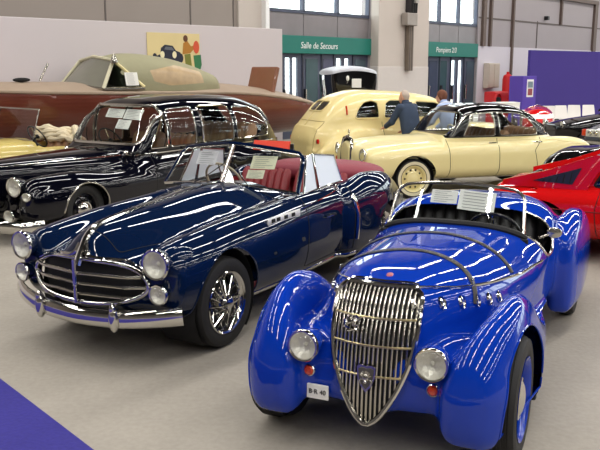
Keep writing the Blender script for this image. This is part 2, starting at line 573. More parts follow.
def sheet(name, label, cat, corners, m=None, group=None, lines=6, th=.002, ink=None):
    """a printed paper sheet given by four world corners (top-left, top-right, bottom-right, bottom-left), printed lines on its face"""
    a, b, c, d = [Vector(p) for p in corners]
    n = (b - a).cross(d - a).normalized()
    at = lambda u, v: a.lerp(b, u).lerp(d.lerp(c, u), v)
    g = G()
    rows = [[tuple(at(u, v) + n * (.004 * math.sin(u * PI))) for u in np.linspace(0, 1, 7)] for v in np.linspace(0, 1, 7)]
    g.grid(rows, m or M['paper'], thick=th)
    rnd = random.Random(len(label))
    for i in range(lines):
        v = .12 + .76 * i / max(1, lines - 1); u1 = rnd.uniform(.55, .9)
        for s in (1, -1):
            o = n * (.0065 if s > 0 else -.0035 - th)
            g.grid([[tuple(at(.12, v) + o), tuple(at(u1, v) + o)], [tuple(at(.12, v + .025) + o), tuple(at(u1, v + .025) + o)]][::s], ink or M['ink'])
    ob = g.build(name)
    return tag(ob, label, cat, group)

def text_mesh(body, size, m, name='lettering', parent=None, matrix=None, extrude=.002, font=None, shear=0.):
    cu = bpy.data.curves.new(name, 'FONT'); cu.body = body; cu.size = size; cu.extrude = extrude
    cu.align_x = 'CENTER'; cu.align_y = 'CENTER'; cu.resolution_u = 3; cu.shear = shear
    tmp = bpy.data.objects.new('tmp', cu); COL.objects.link(tmp)
    dg = bpy.context.evaluated_depsgraph_get(); dg.update()
    me = bpy.data.meshes.new_from_object(tmp.evaluated_get(dg))
    bpy.data.objects.remove(tmp); bpy.data.curves.remove(cu)
    me.name = name
    me.materials.clear(); me.materials.append(m)
    o = bpy.data.objects.new(name, me); COL.objects.link(o)
    if parent is not None: o.parent = parent
    if matrix is not None: o.matrix_local = matrix
    return o

def frame_of(o, xdir, ydir):
    x = Vector(xdir).normalized(); y = Vector(ydir); y = (y - x * y.dot(x)).normalized(); z = x.cross(y)
    m = Matrix.Identity(4)
    for i in range(3): m[i][0], m[i][1], m[i][2], m[i][3] = x[i], y[i], z[i], o[i]
    return m
# ------------------------------------------------------------------ camera, sky, view
cam = bpy.data.cameras.new('camera'); co = bpy.data.objects.new('camera', cam); COL.objects.link(co)
co.location = (0, 0, 2.10); co.rotation_euler = (R(90 - 11.15), 0, 0)
cam.sensor_width = 36; cam.sensor_fit = 'HORIZONTAL'; cam.lens = 790 / 600 * 36; cam.clip_end = 300
SC.camera = co
w = bpy.data.worlds.new('overcast_sky'); SC.world = w; w.use_nodes = True
wb = w.node_tree.nodes['Background']
wb.inputs[0].default_value = (.93, .97, 1, 1); wb.inputs[1].default_value = 5.0
SC.view_settings.view_transform = 'Standard'; SC.view_settings.look = 'None'
SC.view_settings.exposure = 0.0; SC.view_settings.gamma = 1; SC.view_settings.use_curve_mapping = False
SC.cycles.use_denoising = True
SC.cycles.max_bounces = 10; SC.cycles.transparent_max_bounces = 24
SC.cycles.sample_clamp_indirect = 6

def carpet_mat(name, col, var, s):
    m, nt, b = _new(name)
    tc = nt.nodes.new('ShaderNodeTexCoord')
    n1 = nt.nodes.new('ShaderNodeTexNoise'); n1.inputs['Scale'].default_value = 1.3; n1.inputs['Detail'].default_value = 6; n1.inputs['Roughness'].default_value = .65
    n2 = nt.nodes.new('ShaderNodeTexNoise'); n2.inputs['Scale'].default_value = s; n2.inputs['Detail'].default_value = 3
    for n in (n1, n2): nt.links.new(tc.outputs['Object'], n.inputs['Vector'])
    ad = nt.nodes.new('ShaderNodeMath'); ad.operation = 'MULTIPLY_ADD'; ad.inputs[1].default_value = .55
    nt.links.new(n1.outputs['Fac'], ad.inputs[0])
    h = nt.nodes.new('ShaderNodeMath'); h.operation = 'MULTIPLY'; h.inputs[1].default_value = .45
    nt.links.new(n2.outputs['Fac'], h.inputs[0]); nt.links.new(h.outputs[0], ad.inputs[2])
    cr = nt.nodes.new('ShaderNodeValToRGB')
    c = srgb(*col)
    cr.color_ramp.elements[0].position = .35; cr.color_ramp.elements[1].position = .65
    cr.color_ramp.elements[0].color = tuple(v * (1 - var) for v in c[:3]) + (1,)
    cr.color_ramp.elements[1].color = tuple(min(1, v * (1 + var)) for v in c[:3]) + (1,)
    nt.links.new(ad.outputs[0], cr.inputs[0]); nt.links.new(cr.outputs[0], b.inputs['Base Color'])
    bp = nt.nodes.new('ShaderNodeBump'); bp.inputs['Strength'].default_value = .3; bp.inputs['Distance'].default_value = .01
    nt.links.new(n2.outputs['Fac'], bp.inputs['Height']); nt.links.new(bp.outputs['Normal'], b.inputs['Normal'])
    b.inputs['Roughness'].default_value = .75; b.inputs['Specular IOR Level'].default_value = .35
    return m

WANG = R(48); WP = (-.52, 24.0)
def wall_obj(g, name, kind='structure', parent=None):
    o = g.build(name, parent)
    if parent is None:
        o.location = (WP[0], WP[1], 0); o.rotation_euler = (0, 0, WANG)
        if kind: o['kind'] = kind
    return o
def wbox(g, t0, t1, y0, y1, z0, z1, m, bevel=0.):
    g.box(((t0 + t1) / 2, (y0 + y1) / 2, (z0 + z1) / 2), (t1 - t0, y1 - y0, z1 - z0), m, bevel)
def wpt(t, y, z):
    c, s = math.cos(WANG), math.sin(WANG)
    return Vector((WP[0] + t * c - y * s, WP[1] + t * s + y * c, z))

mw_brown = mat('grey_brown_wall_panel', (152, 142, 134), .8, var=.05, scale=.8)
mw_grey = mat('grey_cladding', (160, 153, 155), .8, var=.05, scale=.6)
mw_pier = mat('beige_concrete', (196, 186, 177), .85, var=.06, scale=.9, bump=.1, bscale=20)
mw_white = mat('white_low_wall', (208, 203, 210), .8, var=.03, scale=.8)
m_seam = mat('dark_seam', (98, 90, 86), .8)
m_steel = mat('brown_steel', (96, 80, 72), .6, var=.1)
m_frame = mat('blue_grey_door_frame', (66, 72, 92), .45, var=.12, scale=3)
m_transom = mat('grey_transom_panel', (128, 122, 124), .35, var=.22, scale=1.4)
m_green = mat('teal_green_sign', (0, 112, 98), .5, var=.05, scale=2)
m_white = mat('white_paint', (240, 240, 238), .6)
m_ceil = mat('dark_grey_ceiling', (44, 44, 48), .9, var=.08, scale=.5)
HZ = 9.5

# floor and carpets
g = G(); g.add([(-45, -30, 0), (60, -30, 0), (60, 75, 0), (-45, 75, 0)], [(0, 1, 2, 3)], carpet_mat('grey_carpet_floor', (160, 153, 142), .10, 26), False)
tag(g.build('floor'), kind='structure')
g = G()
d = Vector((-1.164 + 2.073, 4.113 - 5.151, 0)).normalized(); nrm = Vector((-d.y, d.x, 0))
a = Vector((-2.073, 5.151, 0)) - d * 4; b = a + d * 9
if nrm.dot(Vector((-3, 3, 0)) - Vector((-2.073, 5.151, 0))) < 0: nrm = -nrm
lo = [a, b, b + nrm * 4, a + nrm * 4]
if (lo[1] - lo[0]).cross(lo[2] - lo[0]).z < 0: lo = lo[::-1]
g.prism([(p.x, p.y) for p in lo], .006, carpet_mat('violet_blue_carpet', (50, 44, 132), .12, 40))
tag(g.build('carpet_runner'), 'violet blue carpet edge laid over the grey floor at the near corner', 'carpet')

# back wall with two door bays
g = G()
wbox(g, -34, -1.85, 0, .3, 0, HZ, mw_brown)
for t in (-6.15, -3.52, -9, -12, -1.98): wbox(g, t - .02, t + .02, -.012, .01, 3, HZ, m_seam)
wbox(g, -1.85, -.62, -.08, .35, 0, HZ, mw_pier)
wbox(g, -.62, 4.3, 0, .3, 6.2, HZ, mw_grey)
wbox(g, 4.3, 7.33, 0, .4, 0, HZ, mw_grey)
wbox(g, 7.33, 11.42, 0, .3, 6.2, HZ, mw_grey)
wbox(g, 11.42, 62, 0, .3, 0, HZ, mw_grey)
wbox(g, 11.42, 62, -.04, .01, 0, 3.02, mw_white)
wbox(g, 11.42, 62, -.02, .01, 4.10, 4.16, m_seam)
for t in (16.6,): wbox(g, t - .025, t + .025, -.03, .01, 3.0, 4.2, m_seam)
wall_obj(g, 'wall_back')
# pilaster between the bays and the steel posts
g = G(); wbox(g, 4.3, 7.33, -.35, 0, 0, HZ, mw_pier, .03); wbox(g, 4.28, 7.35, -.36, 0, 0, 2.2, mat('pale_concrete_base', (205, 198, 192), .85, var=.04), .03)
wall_obj(g, 'pillar')
g = G(); wbox(g, -.95, -.80, -.25, -.08, 0, HZ, m_white); wall_obj(g, 'trim_1')
for i, (t, wd, z0, z1, m) in enumerate([(14.2, .12, 0, HZ, m_steel), (11.75, .22, 3.02, HZ, m_steel), (12.3, .12, 3.02, HZ, m_steel), (18.9, .12, 4.15, HZ, m_steel), (22.9, .35, 2.6, 5.4, m_steel)]):
    g = G(); wbox(g, t - wd / 2, t + wd / 2, -.12, 0, z0, z1, m); wall_obj(g, 'trim_%d' % (i + 2))
g = G(); g.box((19.9, -.08, 5.35), (6.3, .14, .18), m_steel, 0); wall_obj(g, 'trim_7')

def bay(k, t0, t1, slits, leaves):
    # upper window: frame and panes
    g = G(); n = 3
    wbox(g, t0, t1, .05, .2, 3.76, 3.86, m_frame); wbox(g, t0, t1, .05, .2, 6.1, 6.2, m_frame)
    for i in range(n + 1):
        t = t0 + (t1 - t0) * i / n
        wbox(g, max(t0, t - .045), min(t1, t + .045), .05, .2, 3.8, 6.2, m_frame)
    wbox(g, t0, t1, .08, .16, 4.95, 5.0, m_frame)
    fr = wall_obj(g, 'window_%d' % k)
    g = G(); wbox(g, t0, t1, .11, .12, 3.86, 6.1, M['glass']); g.build('window_pane', fr)
    # transom of grey panels
    g = G()
    for i in range(n):
        a = t0 + (t1 - t0) * i / n; b = t0 + (t1 - t0) * (i + 1) / n
        wbox(g, a + .01, b - .01, .08, .16, 3.1, 3.76, m_transom, .01)
    wbox(g, t0, t1, .12, .2, 2.5, 3.8, m_frame)
    wall_obj(g, 'trim_%d' % (k + 9))
    # door leaves with bright glazed slits, open to the daylight outside
    g = G(); z1 = 2.57
    edges = [t0] + [e for s in slits for e in s] + [t1]
    for i in range(0, len(edges), 2):
        if edges[i + 1] - edges[i] > .02: wbox(g, edges[i], edges[i + 1], .1, .18, 0, z1, m_frame)
    for a, b in slits:
        wbox(g, a, b, .1, .18, 2.44, z1, m_frame); wbox(g, a, b, .1, .18, 0, .25, m_frame)
    for a in leaves:
        wbox(g, a - .03, a + .03, .07, .12, 0, z1, mat('darker_door_stile_%d' % k, (44, 48, 64), .4))
        wbox(g, a + .06, a + .10, .0, .1, .95, 1.5, M['chrome_soft'])
    for i in range(6):
        t = t0 + (t1 - t0) * (i + .5) / 6
        wbox(g, t - .28, t + .28, .085, .105, .3, 2.42, mat('door_infill_%d_%d' % (k, i), (58 + 8 * (i % 2), 66 + 8 * (i % 3), 86 + 6 * (i % 2)), .25, var=.2, scale=1.5)) if not any(a - .3 < t < b + .3 for a, b in slits) else None
    dr = wall_obj(g, 'door_%d' % k)
    g = G()
    for a, b in slits: wbox(g, a, b, .13, .14, .25, 2.44, M['glass'])
    g.build('door_pane', dr)
bay(1, -.62, 4.3, [(.22, .48), (.54, .78), (2.64, 2.92), (3.06, 3.32)], [.05, 1.0, 1.9, 2.5, 3.5])
bay(2, 7.33, 11.42, [(7.40, 7.62), (7.68, 7.90), (9.68, 9.98), (10.18, 10.48)], [7.98, 8.8, 9.6, 10.6])

def sign(t0, t1, text, tc, label, cat='sign'):
    g = G(); wbox(g, t0, t1, -.06, .1, 2.57, 3.10, m_green, .01)
    o = wall_obj(g, 'door_sign', None); tag(o, label, cat)
    text_mesh(text, .27, m_white, 'lettering', o, frame_of((tc, -.064, 2.81), (1, 0, 0), (0, 0, 1)), shear=.15)
sign(-.6, 4.28, 'Salle de Secours', 1.62, 'long green sign with white lettering over the doors behind the tall black antique car')
sign(7.36, 11.38, 'Pompiers 2/3', 9.0, 'shorter green sign with white lettering right of the beige pillar')

# conduit and junction boxes fixed to the pillar
t = thing('electrical_conduit', 'dark steel cable conduit with junction boxes fixed to the beige pillar', 'conduit', tuple(wpt(5.95, -.36, 0)), WANG)
g = G(); g.box((0, -.09, 3.15), (.30, .16, 2.2), mat('grey_brown_conduit', (112, 100, 88), .6, var=.2), .02)
for q in (-.08, .05): g.box((q, -.175, 3.1), (.03, .02, 2.1), m_seam, .005)
g.build('cable_tray', t)
g = G(); g.box((-.12, -.16, 3.78), (.62, .26, .42), mat('grey_box', (150, 142, 134), .5, var=.15), .03); g.build('junction_box', t)
g = G(); g.box((0, -.12, 5.0), (.34, .24, 2.0), mat('black_cable_bundle', (52, 48, 50), .6, var=.3), .03)
for q in (-.12, 0, .12): g.tube([(q, -.26, 4.0), (q + .02, -.27, 4.6), (q, -.26, 6.0)], .04, M['rubber'], seg=8)
g.box((.05, -.3, 4.5), (.2, .12, .35), mat('pale_box', (176, 170, 164), .5), .02)
g.build('cable_bundle', t)

# electric cabinet and red hose station on the low white wall
t = thing('electrical_cabinet', 'pale beige electrical cabinet on the white wall above the red hose station', 'cabinet', tuple(wpt(12.35, -.05, 0)), WANG)
g = G(); g.box((0, -.12, 1.85), (.92, .24, 1.0), mat('beige_cabinet', (196, 186, 172), .6, var=.06), .02); g.build('body', t)
g = G(); g.box((-.22, -.25, 1.85), (.42, .02, .92), mat('beige_cabinet_door', (186, 176, 160), .6), .01); g.box((.22, -.25, 1.85), (.42, .02, .92), mat('beige_cabinet_door2', (186, 176, 160), .6), .01); g.build('door', t)
mred = mat('fire_red_paint', (206, 26, 30), .45, var=.06)
t = thing('fire_hose_station', 'red fire hose station with upright cylinder by the white wall', 'fire equipment', tuple(wpt(11.85, -.75, 0)), WANG)
g = G(); g.box((0, 0, .85), (1.3, .5, .75), mred, .05); g.box((0, 0, .25), (1.1, .4, .5), mred, .03); g.build('cabinet', t)
g = G(); g.lathe([(.001, .2), (.2, .2), (.21, .3), (.21, 1.7), (.17, 1.85), (.06, 1.92), (.06, 2.0), (.001, 2.0)], mred, o=(.62, -.1, 0), seg=20); g.build('cylinder', t)
g = G(); g.lathe([(.24, -.05), (.26, 0), (.24, .05)], mred, o=(-.45, -.27, .9), axis=(0, -1, 0), seg=20); g.lathe([(.12, -.05), (.12, .08), (.001, .08)], M['dark'], o=(-.45, -.27, .9), axis=(0, -1, 0), seg=16); g.build('hose_reel', t)
g = G(); wbox(g, 17.25, 17.42, -.2, 0, 4.28, 4.45, M['blackplastic'], .02); o = wall_obj(g, 'wall_loudspeaker', None); tag(o, 'small dark loudspeaker high on the grey cladding above the purple wall', 'loudspeaker')

# left display partition with poster
PANG = R(42.8); PP = (-.43, 19.75)
g = G(); g.box((-9.5, .06, 1.53), (19, .12, 3.06), mat('white_display_panel', (206, 198, 200), .75, var=.025, scale=.8), .01)
o = g.build('wall_left'); o.location = (PP[0], PP[1], 0); o.rotation_euler = (0, 0, PANG); o['kind'] = 'structure'
t = thing('wall_poster', 'beige poster of an old dark car and two figures on the white partition', 'poster', (PP[0], PP[1], 0), PANG)
t.location = (PP[0] + math.sin(PANG) * .005, PP[1] - math.cos(PANG) * .005, 0)
g = G(); g.box((-3.16, -.01, 2.42), (1.36, .012, .9), mat('beige_poster_paper', (222, 204, 150), .7, var=.06, scale=3), .002); g.build('poster_sheet', t)
g = G(); mc = mat('poster_dark_ink', (34, 38, 56), .7); y = -.018
fr_ = lambda x, z: frame_of((x, y, z), (1, 0, 0), (0, 0, 1))
pl = lambda pts, m, yy=0: g.prism(pts, .002, m, frame_of((0, y - yy, 0), (1, 0, 0), (0, 0, 1)))
def pell(cx, cz, rx, rz, m, yy=0, n=18): pl([(cx + rx * math.cos(q), cz + rz * math.sin(q)) for q in np.linspace(0, 2 * PI, n + 1)[:-1]], m, yy)
pl([(-3.68, 2.36), (-3.52, 2.42), (-3.5, 2.55), (-3.4, 2.62), (-3.2, 2.6), (-3.12, 2.5), (-3.0, 2.46), (-2.98, 2.3), (-3.1, 2.22), (-3.5, 2.28), (-3.64, 2.28)], mc)
for cx, cz, r_ in ((-3.66, 2.36, .08), (-3.0, 2.34, .1)): pell(cx, cz, r_ * .7, r_, mc, .001)
for cx in (-3.47, -3.16): pell(cx, 2.41, .055, .075, mat('poster_cream_ink', (236, 228, 190), .7), .003)
pl([(-3.42, 2.52), (-3.38, 2.58), (-3.22, 2.57), (-3.16, 2.5)], mat('poster_grey_ink', (96, 100, 110), .7), .003)
g.build('printed_car', t)
g = G(); mo = mat('poster_ochre_ink', (176, 120, 40), .7); mg = mat('poster_green_ink', (52, 118, 74), .7); mr = mat('poster_red_ink', (206, 84, 52), .7); mb = mat('poster_brown_ink', (96, 56, 34), .7)
pl([(-2.95, 2.42), (-2.92, 2.66), (-2.82, 2.72), (-2.72, 2.6), (-2.62, 2.62), (-2.62, 2.56), (-2.74, 2.45)], mo); pell(-2.86, 2.76, .06, .075, mb)
pl([(-2.86, 2.08), (-2.9, 2.42), (-2.74, 2.44), (-2.7, 2.1)], mat('poster_olive_ink', (120, 124, 50), .7), .001)
pl([(-2.62, 2.06), (-2.66, 2.4), (-2.46, 2.42), (-2.44, 2.2), (-2.5, 2.04)], mg, .001); pell(-2.58, 2.58, .08, .14, mr, .002)
g.build('printed_figures', t)

# purple partition on the right and its column
UANG = R(38.6); UP = (8.567, 30.0)
m_pur = mat('purple_fabric_wall', (62, 45, 132), .85, var=.05, scale=1.2, bump=.05, bscale=80)
g = G(); g.box((9, .06, 1.4), (18, .12, 2.8), m_pur, .005)
o = g.build('wall_right'); o.location = (UP[0], UP[1], 0); o.rotation_euler = (0, 0, UANG); o['kind'] = 'structure'
t = thing('display_column', 'free-standing purple column with a small framed poster', 'column', (7.50, 27.0, 0), R(30))
g = G(); g.box((0, 0, .94), (.62, .62, 1.88), mat('violet_column_laminate', (84, 60, 168), .6, var=.04), .01); g.build('body', t)
g = G(); g.box((0.02, -.315, 1.48), (.30, .012, .58), m_white, .002); g.build('poster_frame', t)
g = G(); g.box((0.02, -.325, 1.6), (.22, .01, .2), mat('poster_blue_print', (120, 140, 150), .6, var=.4, scale=12), .001); g.box((0.02, -.325, 1.36), (.2, .01, .22), mat('poster_red_print', (150, 76, 80), .6, var=.4, scale=12), .001); g.build('poster_print', t)

m_far = mat('dark_hall_wall', (128, 124, 122), .85, var=.1, scale=.4)
# hall shell outside the frame: the far sides, and the ceiling the cars mirror
g = G()
c_, s_ = math.cos(WANG), math.sin(WANG)
wbox(g, -34, 62, -48.3, -48, 0, HZ, m_far); wall_obj(g, 'wall_front')
g = G(); wbox(g, -34.3, -34, -48, 0, 0, HZ, m_far); wall_obj(g, 'wall_west')
g = G(); wbox(g, 62, 62.3, -48, 0, 0, 1.6, m_far); wbox(g, 62, 62.3, -48, 0, 7.6, HZ, m_far)
for yy in range(-48, 1, 6): wbox(g, 62, 62.3, yy - .5, yy + .5, 1.6, 7.6, m_far)
wall_obj(g, 'wall_east')
for i in range(8):  # unseen east glazing, added for white reflections on the cars and cool fill
    g = G(); yy = -45 + 6 * i
    for q in (-1.2, 1.2): wbox(g, 62.05, 62.2, yy + q - .06, yy + q + .06, 1.6, 7.6, m_frame)
    for zz in (3.6, 5.6): wbox(g, 62.05, 62.2, yy - 2.5, yy + 2.5, zz - .06, zz + .06, m_frame)
    fr_o = wall_obj(g, 'window_%d' % (i + 3)); g = G(); wbox(g, 62.1, 62.12, yy - 2.5, yy + 2.5, 1.6, 7.6, M['glass']); g.build('window_pane', fr_o)
g = G(); wbox(g, -34, 62, -48, .4, HZ, HZ + .2, m_ceil)
for yy in range(-44, 0, 8): wbox(g, -34, 62, yy - .15, yy + .15, HZ - .6, HZ, m_steel)
wall_obj(g, 'ceiling')

LAMP_W = 135.
def strip(t, y, z=HZ - .8, length=3.3, width=.32, power=None):
    l = bpy.data.lights.new('ceiling_tube_lamp', 'AREA'); l.shape = 'RECTANGLE'; l.size = length; l.size_y = width
    l.energy = power or LAMP_W; l.color = (1, .975, .94)
    o = bpy.data.objects.new('ceiling_tube_lamp', l); COL.objects.link(o)
    o.location = wpt(t, y, z); o.rotation_euler = (0, 0, WANG)
for row in range(-42, 1, 6):
    for k in range(-24, 46, 1):
        if k % 4 == 0: strip(k, row + 2.3)
def ray_hit(f, o, d, L=1.6):
    """point where a ray from inside (o) along d leaves the solid"""
    o = np.array(o, float); d = np.array(d, float); d /= np.linalg.norm(d)
    t = np.linspace(0, L, 400); P = o + t[:, None] * d
    v = f(*P.T); i = len(t) - 1 - np.argmax((v < 0)[::-1])
    if i >= len(t) - 1: return P[-1]
    a = v[i] / (v[i] - v[i + 1])
    return P[i] + (P[i + 1] - P[i]) * a
def on_surf(f, pts, off=0.):
    """pull points onto f = 0 along its gradient, then lift by off"""
    V = np.array(pts, float)
    for _ in range(6):
        d = f(*V.T); g = grad(f, V); V = V - d[:, None] * g / np.maximum((g * g).sum(1), 1e-6)[:, None]
    g = grad(f, V); n = g / np.maximum(np.linalg.norm(g, axis=1, keepdims=True), 1e-9)
    return V + n * off, n
def side_line(f, pts, s, off=.004, step=.04):
    """(x, z) polyline laid on the car's side s (+1 or -1)"""
    P = even([(p[0], 0, p[1]) for p in pts], step, closed=False)
    out = []
    for x, _, z in P:
        y = find_y(f, x, z)
        if y is not None: out.append((x, s * y, z))
    V, n = on_surf(f, out, off)
    return V, n
def top_line(f, pts, off=.004, step=.04):
    """(x, y) polyline laid on the car from above"""
    P = even([(p[0], p[1], 0) for p in pts], step, closed=False)
    out = [(x, y, find_z(f, x, y) or .9) for x, y, _ in P]
    return on_surf(f, out, off)
def cat_surf(*parts):
    """join triangle sets into one"""
    Vs = []; Ts = []; n = 0
    for V, T in parts:
        if len(T) == 0: continue
        Vs.append(V); Ts.append(T + n); n += len(V)
    return np.vstack(Vs), np.vstack(Ts)
def arch_sd(x, z, cx, cz, r, zlow=None):
    """wheel opening: circle, with straight legs below its centre"""
    c = np.hypot(x - cx, z - cz) - r
    leg = np.where(z < cz, np.abs(x - cx) - r, 9.)
    return np.minimum(c, leg)
def wheel_well(parent, cx, cz, y0, y1, r):
    g = G(); P = []
    for y in (y0, y1):
        P.append([(cx + r * math.cos(q), y, cz + r * math.sin(q)) for q in np.linspace(-.25 * PI, 1.25 * PI, 30)])
    g.grid(P, M['dark'])
    g.lathe([(.001, 0), (min(r, cz - .03), 0)], M['dark'], o=(cx, y0, cz), axis=(0, 1, 0), seg=30)
    return g.build('wheel_well', parent)
# ------------------------------------------------------------------ bright blue pre-war roadster
def build_roadster():
    root = thing('roadster_car', 'bright blue pre-war roadster with a shield grille of vertical chrome bars', 'car', (.525, 4.34, 0), R(-114.25))
    xg = spl((.20, .37), (.45, .355), (.66, .325), (.85, .25), (.97, .15))
    w_b = spl((.38, .20), (.2, .31), (-.06, .42), (-.5, .53), (-1., .605), (-1.5, .65), (-2., .665), (-2.5, .64), (-3.1, .5), (-3.7, .3), (-4.15, .06))
    zt_b = spl((.38, .955), (0, .985), (-.5, 1.0), (-1.2, 1.005), (-1.5, .995), (-1.9, 1.02), (-2.25, 1.095), (-2.6, 1.08), (-3.2, .92), (-3.7, .68), (-4.15, .42))
    zb_b = spl((.38, .23), (.1, .25), (-.3, .26), (-4, .28))
    zm_b = spl((.38, .74), (0, .6), (-.5, .56), (-2, .62), (-4, .4))
    n_b = spl((.38, 5.), (-.06, 3.8), (-.6, 2.9), (-1.2, 2.6), (-1.6, 3.4), (-2.2, 4.), (-3., 2.5))
    nb_b = spl((.38, 1.35), (.1, 2.), (-.4, 4))
    def f_body(x, y, z):
        s = np.clip((x + .5) / .8, 0, 1); s = s * s * (3 - 2 * s)
        xx = x + (.37 - xg(z)) * s
        return loft(xx, y, z, -4.15, .37, w_b, zb_b, zm_b, zt_b, n_b, nb_b, k=.04, k0=.1)
    w_f = spl((.52, .08), (.46, .13), (.34, .155), (.1, .15), (-.15, .145), (-.4, .15), (-.8, .13), (-1.1, .10), (-1.4, .04))
    zt_f = spl((.52, .47), (.46, .62), (.34, .77), (.15, .855), (-.08, .885), (-.3, .845), (-.65, .66), (-1.0, .49), (-1.3, .39), (-1.6, .33))
    zb_f = spl((.52, .28), (.44, .21), (.3, .175), (-.4, .17), (-1.4, .24))
    cy_f = spl((.52, .52), (.38, .56), (.1, .635), (-.15, .655), (-.6, .645), (-1.4, .60))
    def f_fen(x, y, z):
        return loft(x, np.abs(y), z, -1.6, 0.50, w_f, zb_f, 0.46, zt_f, 1.9, 4.0, cy=cy_f, k=.09)
    def f_apron(x, y, z):
        return loft(x, y, z, -.35, .36, spl((.4, .60), (-.3, .62)), spl((.4, .29), (-.3, .24)), .42, spl((.4, .57), (.1, .68), (-.3, .70)), 2.6, k=.09)
    w_r = spl((-2.08, .07), (-2.25, .12), (-2.6, .148), (-3.1, .14), (-3.75, .05))
    zt_r = spl((-2.08, .66), (-2.16, .80), (-2.35, .895), (-2.75, .94), (-3.2, .88), (-3.75, .5))
    def f_rear(x, y, z):
        return loft(x, np.abs(y), z, -3.75, -2.10, w_r, .21, .5, zt_r, 2.5, 4.5, cy=.70, k=.06)
    def f_main(x, y, z): return smin(f_body(x, y, z), f_apron(x, y, z), .07)
    def f_all(x, y, z): return smin(smin(f_main(x, y, z), f_fen(x, y, z), .05 + .07 * np.clip((.76 - z) / .3, 0, 1) * np.clip((x + .1) / .3, 0, 1)), f_rear(x, y, z), .05)
    f = f_all
    V, T = snet(f, (-4.2, -.98, .12), (.6, .98, 1.2), .025)
    P = M['p_blue']
    fend, rest = clip(V, T, lambda x, y, z: np.maximum(f_fen(x, y, z) - f_main(x, y, z), -1.75 - x))
    rear, rest = clip(*rest, lambda x, y, z: np.maximum(f_rear(x, y, z) - f_main(x, y, z), x + 1.9))
    cock = [(-1.47, 1.6), (-1.49, .97), (-1.60, .80), (-1.70, .765), (-1.84, .775), (-1.95, .86), (-2.0, .98), (-2.03, 1.6)]
    _, rest = clip(*rest, lambda x, y, z: np.maximum(poly_sd(x, z, cock), .6 - z))
    # hood: lifted panel between cowl and grille, above the chrome belt line
    belt = spl((.36, .955), (.2, .94), (-.06, .905), (-.5, .845), (-1.0, .79), (-1.5, .76))
    hood, rest = clip(*rest, lambda x, y, z: np.maximum(np.maximum(belt(x) - z, x - .17), -1.36 - x))
    surf('body', f, rest, P, root)
    surf('hood', f, hood, P, root)
    arch = lambda x, y, z: np.maximum(arch_sd(x, z, .0, .35, .40), np.minimum(.61 - np.abs(y), np.maximum(.42 - np.abs(y), z - .24)))
    _, fend = clip(*fend, arch)
    for s in (1, -1):
        a, _ = clip(*fend, lambda x, y, z: -s * y)
        o = surf('front_fender', f, a, P, root)
        g = G()
        for L in loops(*a):
            Q = [p for p in a[0][L]]
            Q = even(Q, .03)
            Q = [q for q in Q if np.hypot(q[0], q[2] - .35) < .425 and abs(q[1]) > .62 and q[2] > .25]
            Q.sort(key=lambda q: math.atan2(q[2] - .35, q[0]))
            if len(Q) > 8: g.tube(Q, .006, P, seg=6)
        if g.n: g.build('arch_lip', o)
        a, _ = clip(*rear, lambda x, y, z: -s * y)
        surf('rear_fender', f, a, P, root)
        wheel_well(root, .0, .35, s * .57, s * .66, .35)
        wheel(root, 0, s * .69, .342, .15, 'disc', s, rim_m=M['p_blue'])
        wheel(root, -2.88, s * .70, .342, .15, 'disc', s, rim_m=M['p_blue'])
        V2, n2 = side_line(f_main, [(.24, .955), (.1, .935), (-.06, .905), (-.5, .845), (-1.0, .79), (-1.48, .775)], s, .002)
        g = G(); g.tube(V2, .009, M['chrome'], seg=6); g.build('belt_trim', root)
        # row of chrome hood vents
        for i in range(6):
            x = .23 - i * .145; z = .875 - i * .024
            y = find_y(f_main, x, z)
            Pn, nn = on_surf(f_main, [(x, s * y, z)])
            g = G(); g.lathe([(.001, .012), (.016, .014), (.024, .006), (.03, .012), (.034, 0)], M['chrome'], o=Pn[0], axis=nn[0], seg=20, scale=(1.15, .8))
            g.build('hood_vent', root)
        headlamp('headlamp', root, (.44, s * .355, .63), (1, s * .03, .03), .086, .2, P)
        g = G(); g.tube([(.3, s * .355, .5), (.36, s * .355, .58)], .03, P); g.build('lamp_stalk', root)
        ax = find_x(f, s * .35, .465)
        g = G(); g.lathe([(.034, -.01), (.034, .012), (.029, .016)], M['chrome'], o=(ax, s * .35, .465), axis=(1, 0, .1), seg=20); g.lathe([(.029, .014), (.02, .026), (.001, .03)], M['amber'], o=(ax, s * .35, .465), axis=(1, 0, .1), seg=20); g.build('turn_signal', root, 'orange round turn signal')
        # step flap behind the front wheel
        g = G(); g.box((-.62, s * .70, .17), (.05, .1, .16), M['rubber'], .01); g.build('mud_flap', root)
    g = G(); ax = max(find_x(f, -.25, .345), find_x(f, -.35, .345))
    g.box((ax + .012, -.30, .345), (.012, .13, .085), M['paper'], .004); pl = g.build('number_plate', root, 'small white plate with black characters')
    text_mesh('B\u00b7R 40', .038, M['black_ink'], 'lettering', pl, frame_of((ax + .02, -.30, .345), (0, 1, 0), (0, 0, 1)))

    # ---- shield grille
    hw = spl((.225, .0), (.26, .05), (.35, .115), (.45, .168), (.6, .218), (.75, .238), (.88, .236), (.935, .218), (.955, .18))
    GX = lambda y, z: float(xg(z)) + .055 - 1.0 * y * y
    gp = lambda u, z: (GX(u * float(hw(z)), z), u * float(hw(z)), z)
    zs = np.linspace(.235, .95, 26)
    gr = G(); gr.grid([[tuple(np.array(gp(u, z)) - (.014, 0, 0)) for u in np.linspace(-1, 1, 13)] for z in zs], M['dark'])
    gr = gr.build('grille', root)
    g = G()
    out = [gp(-1, z) for z in zs] + [gp(u, .955) for u in np.linspace(-.8, .8, 9)] + [gp(1, z) for z in zs[::-1]]
    g.tube([tuple(np.array(p) + (.002, 0, 0)) for p in out], .016, M['chrome'], closed=True, seg=8)
    g.build('grille_surround', gr)
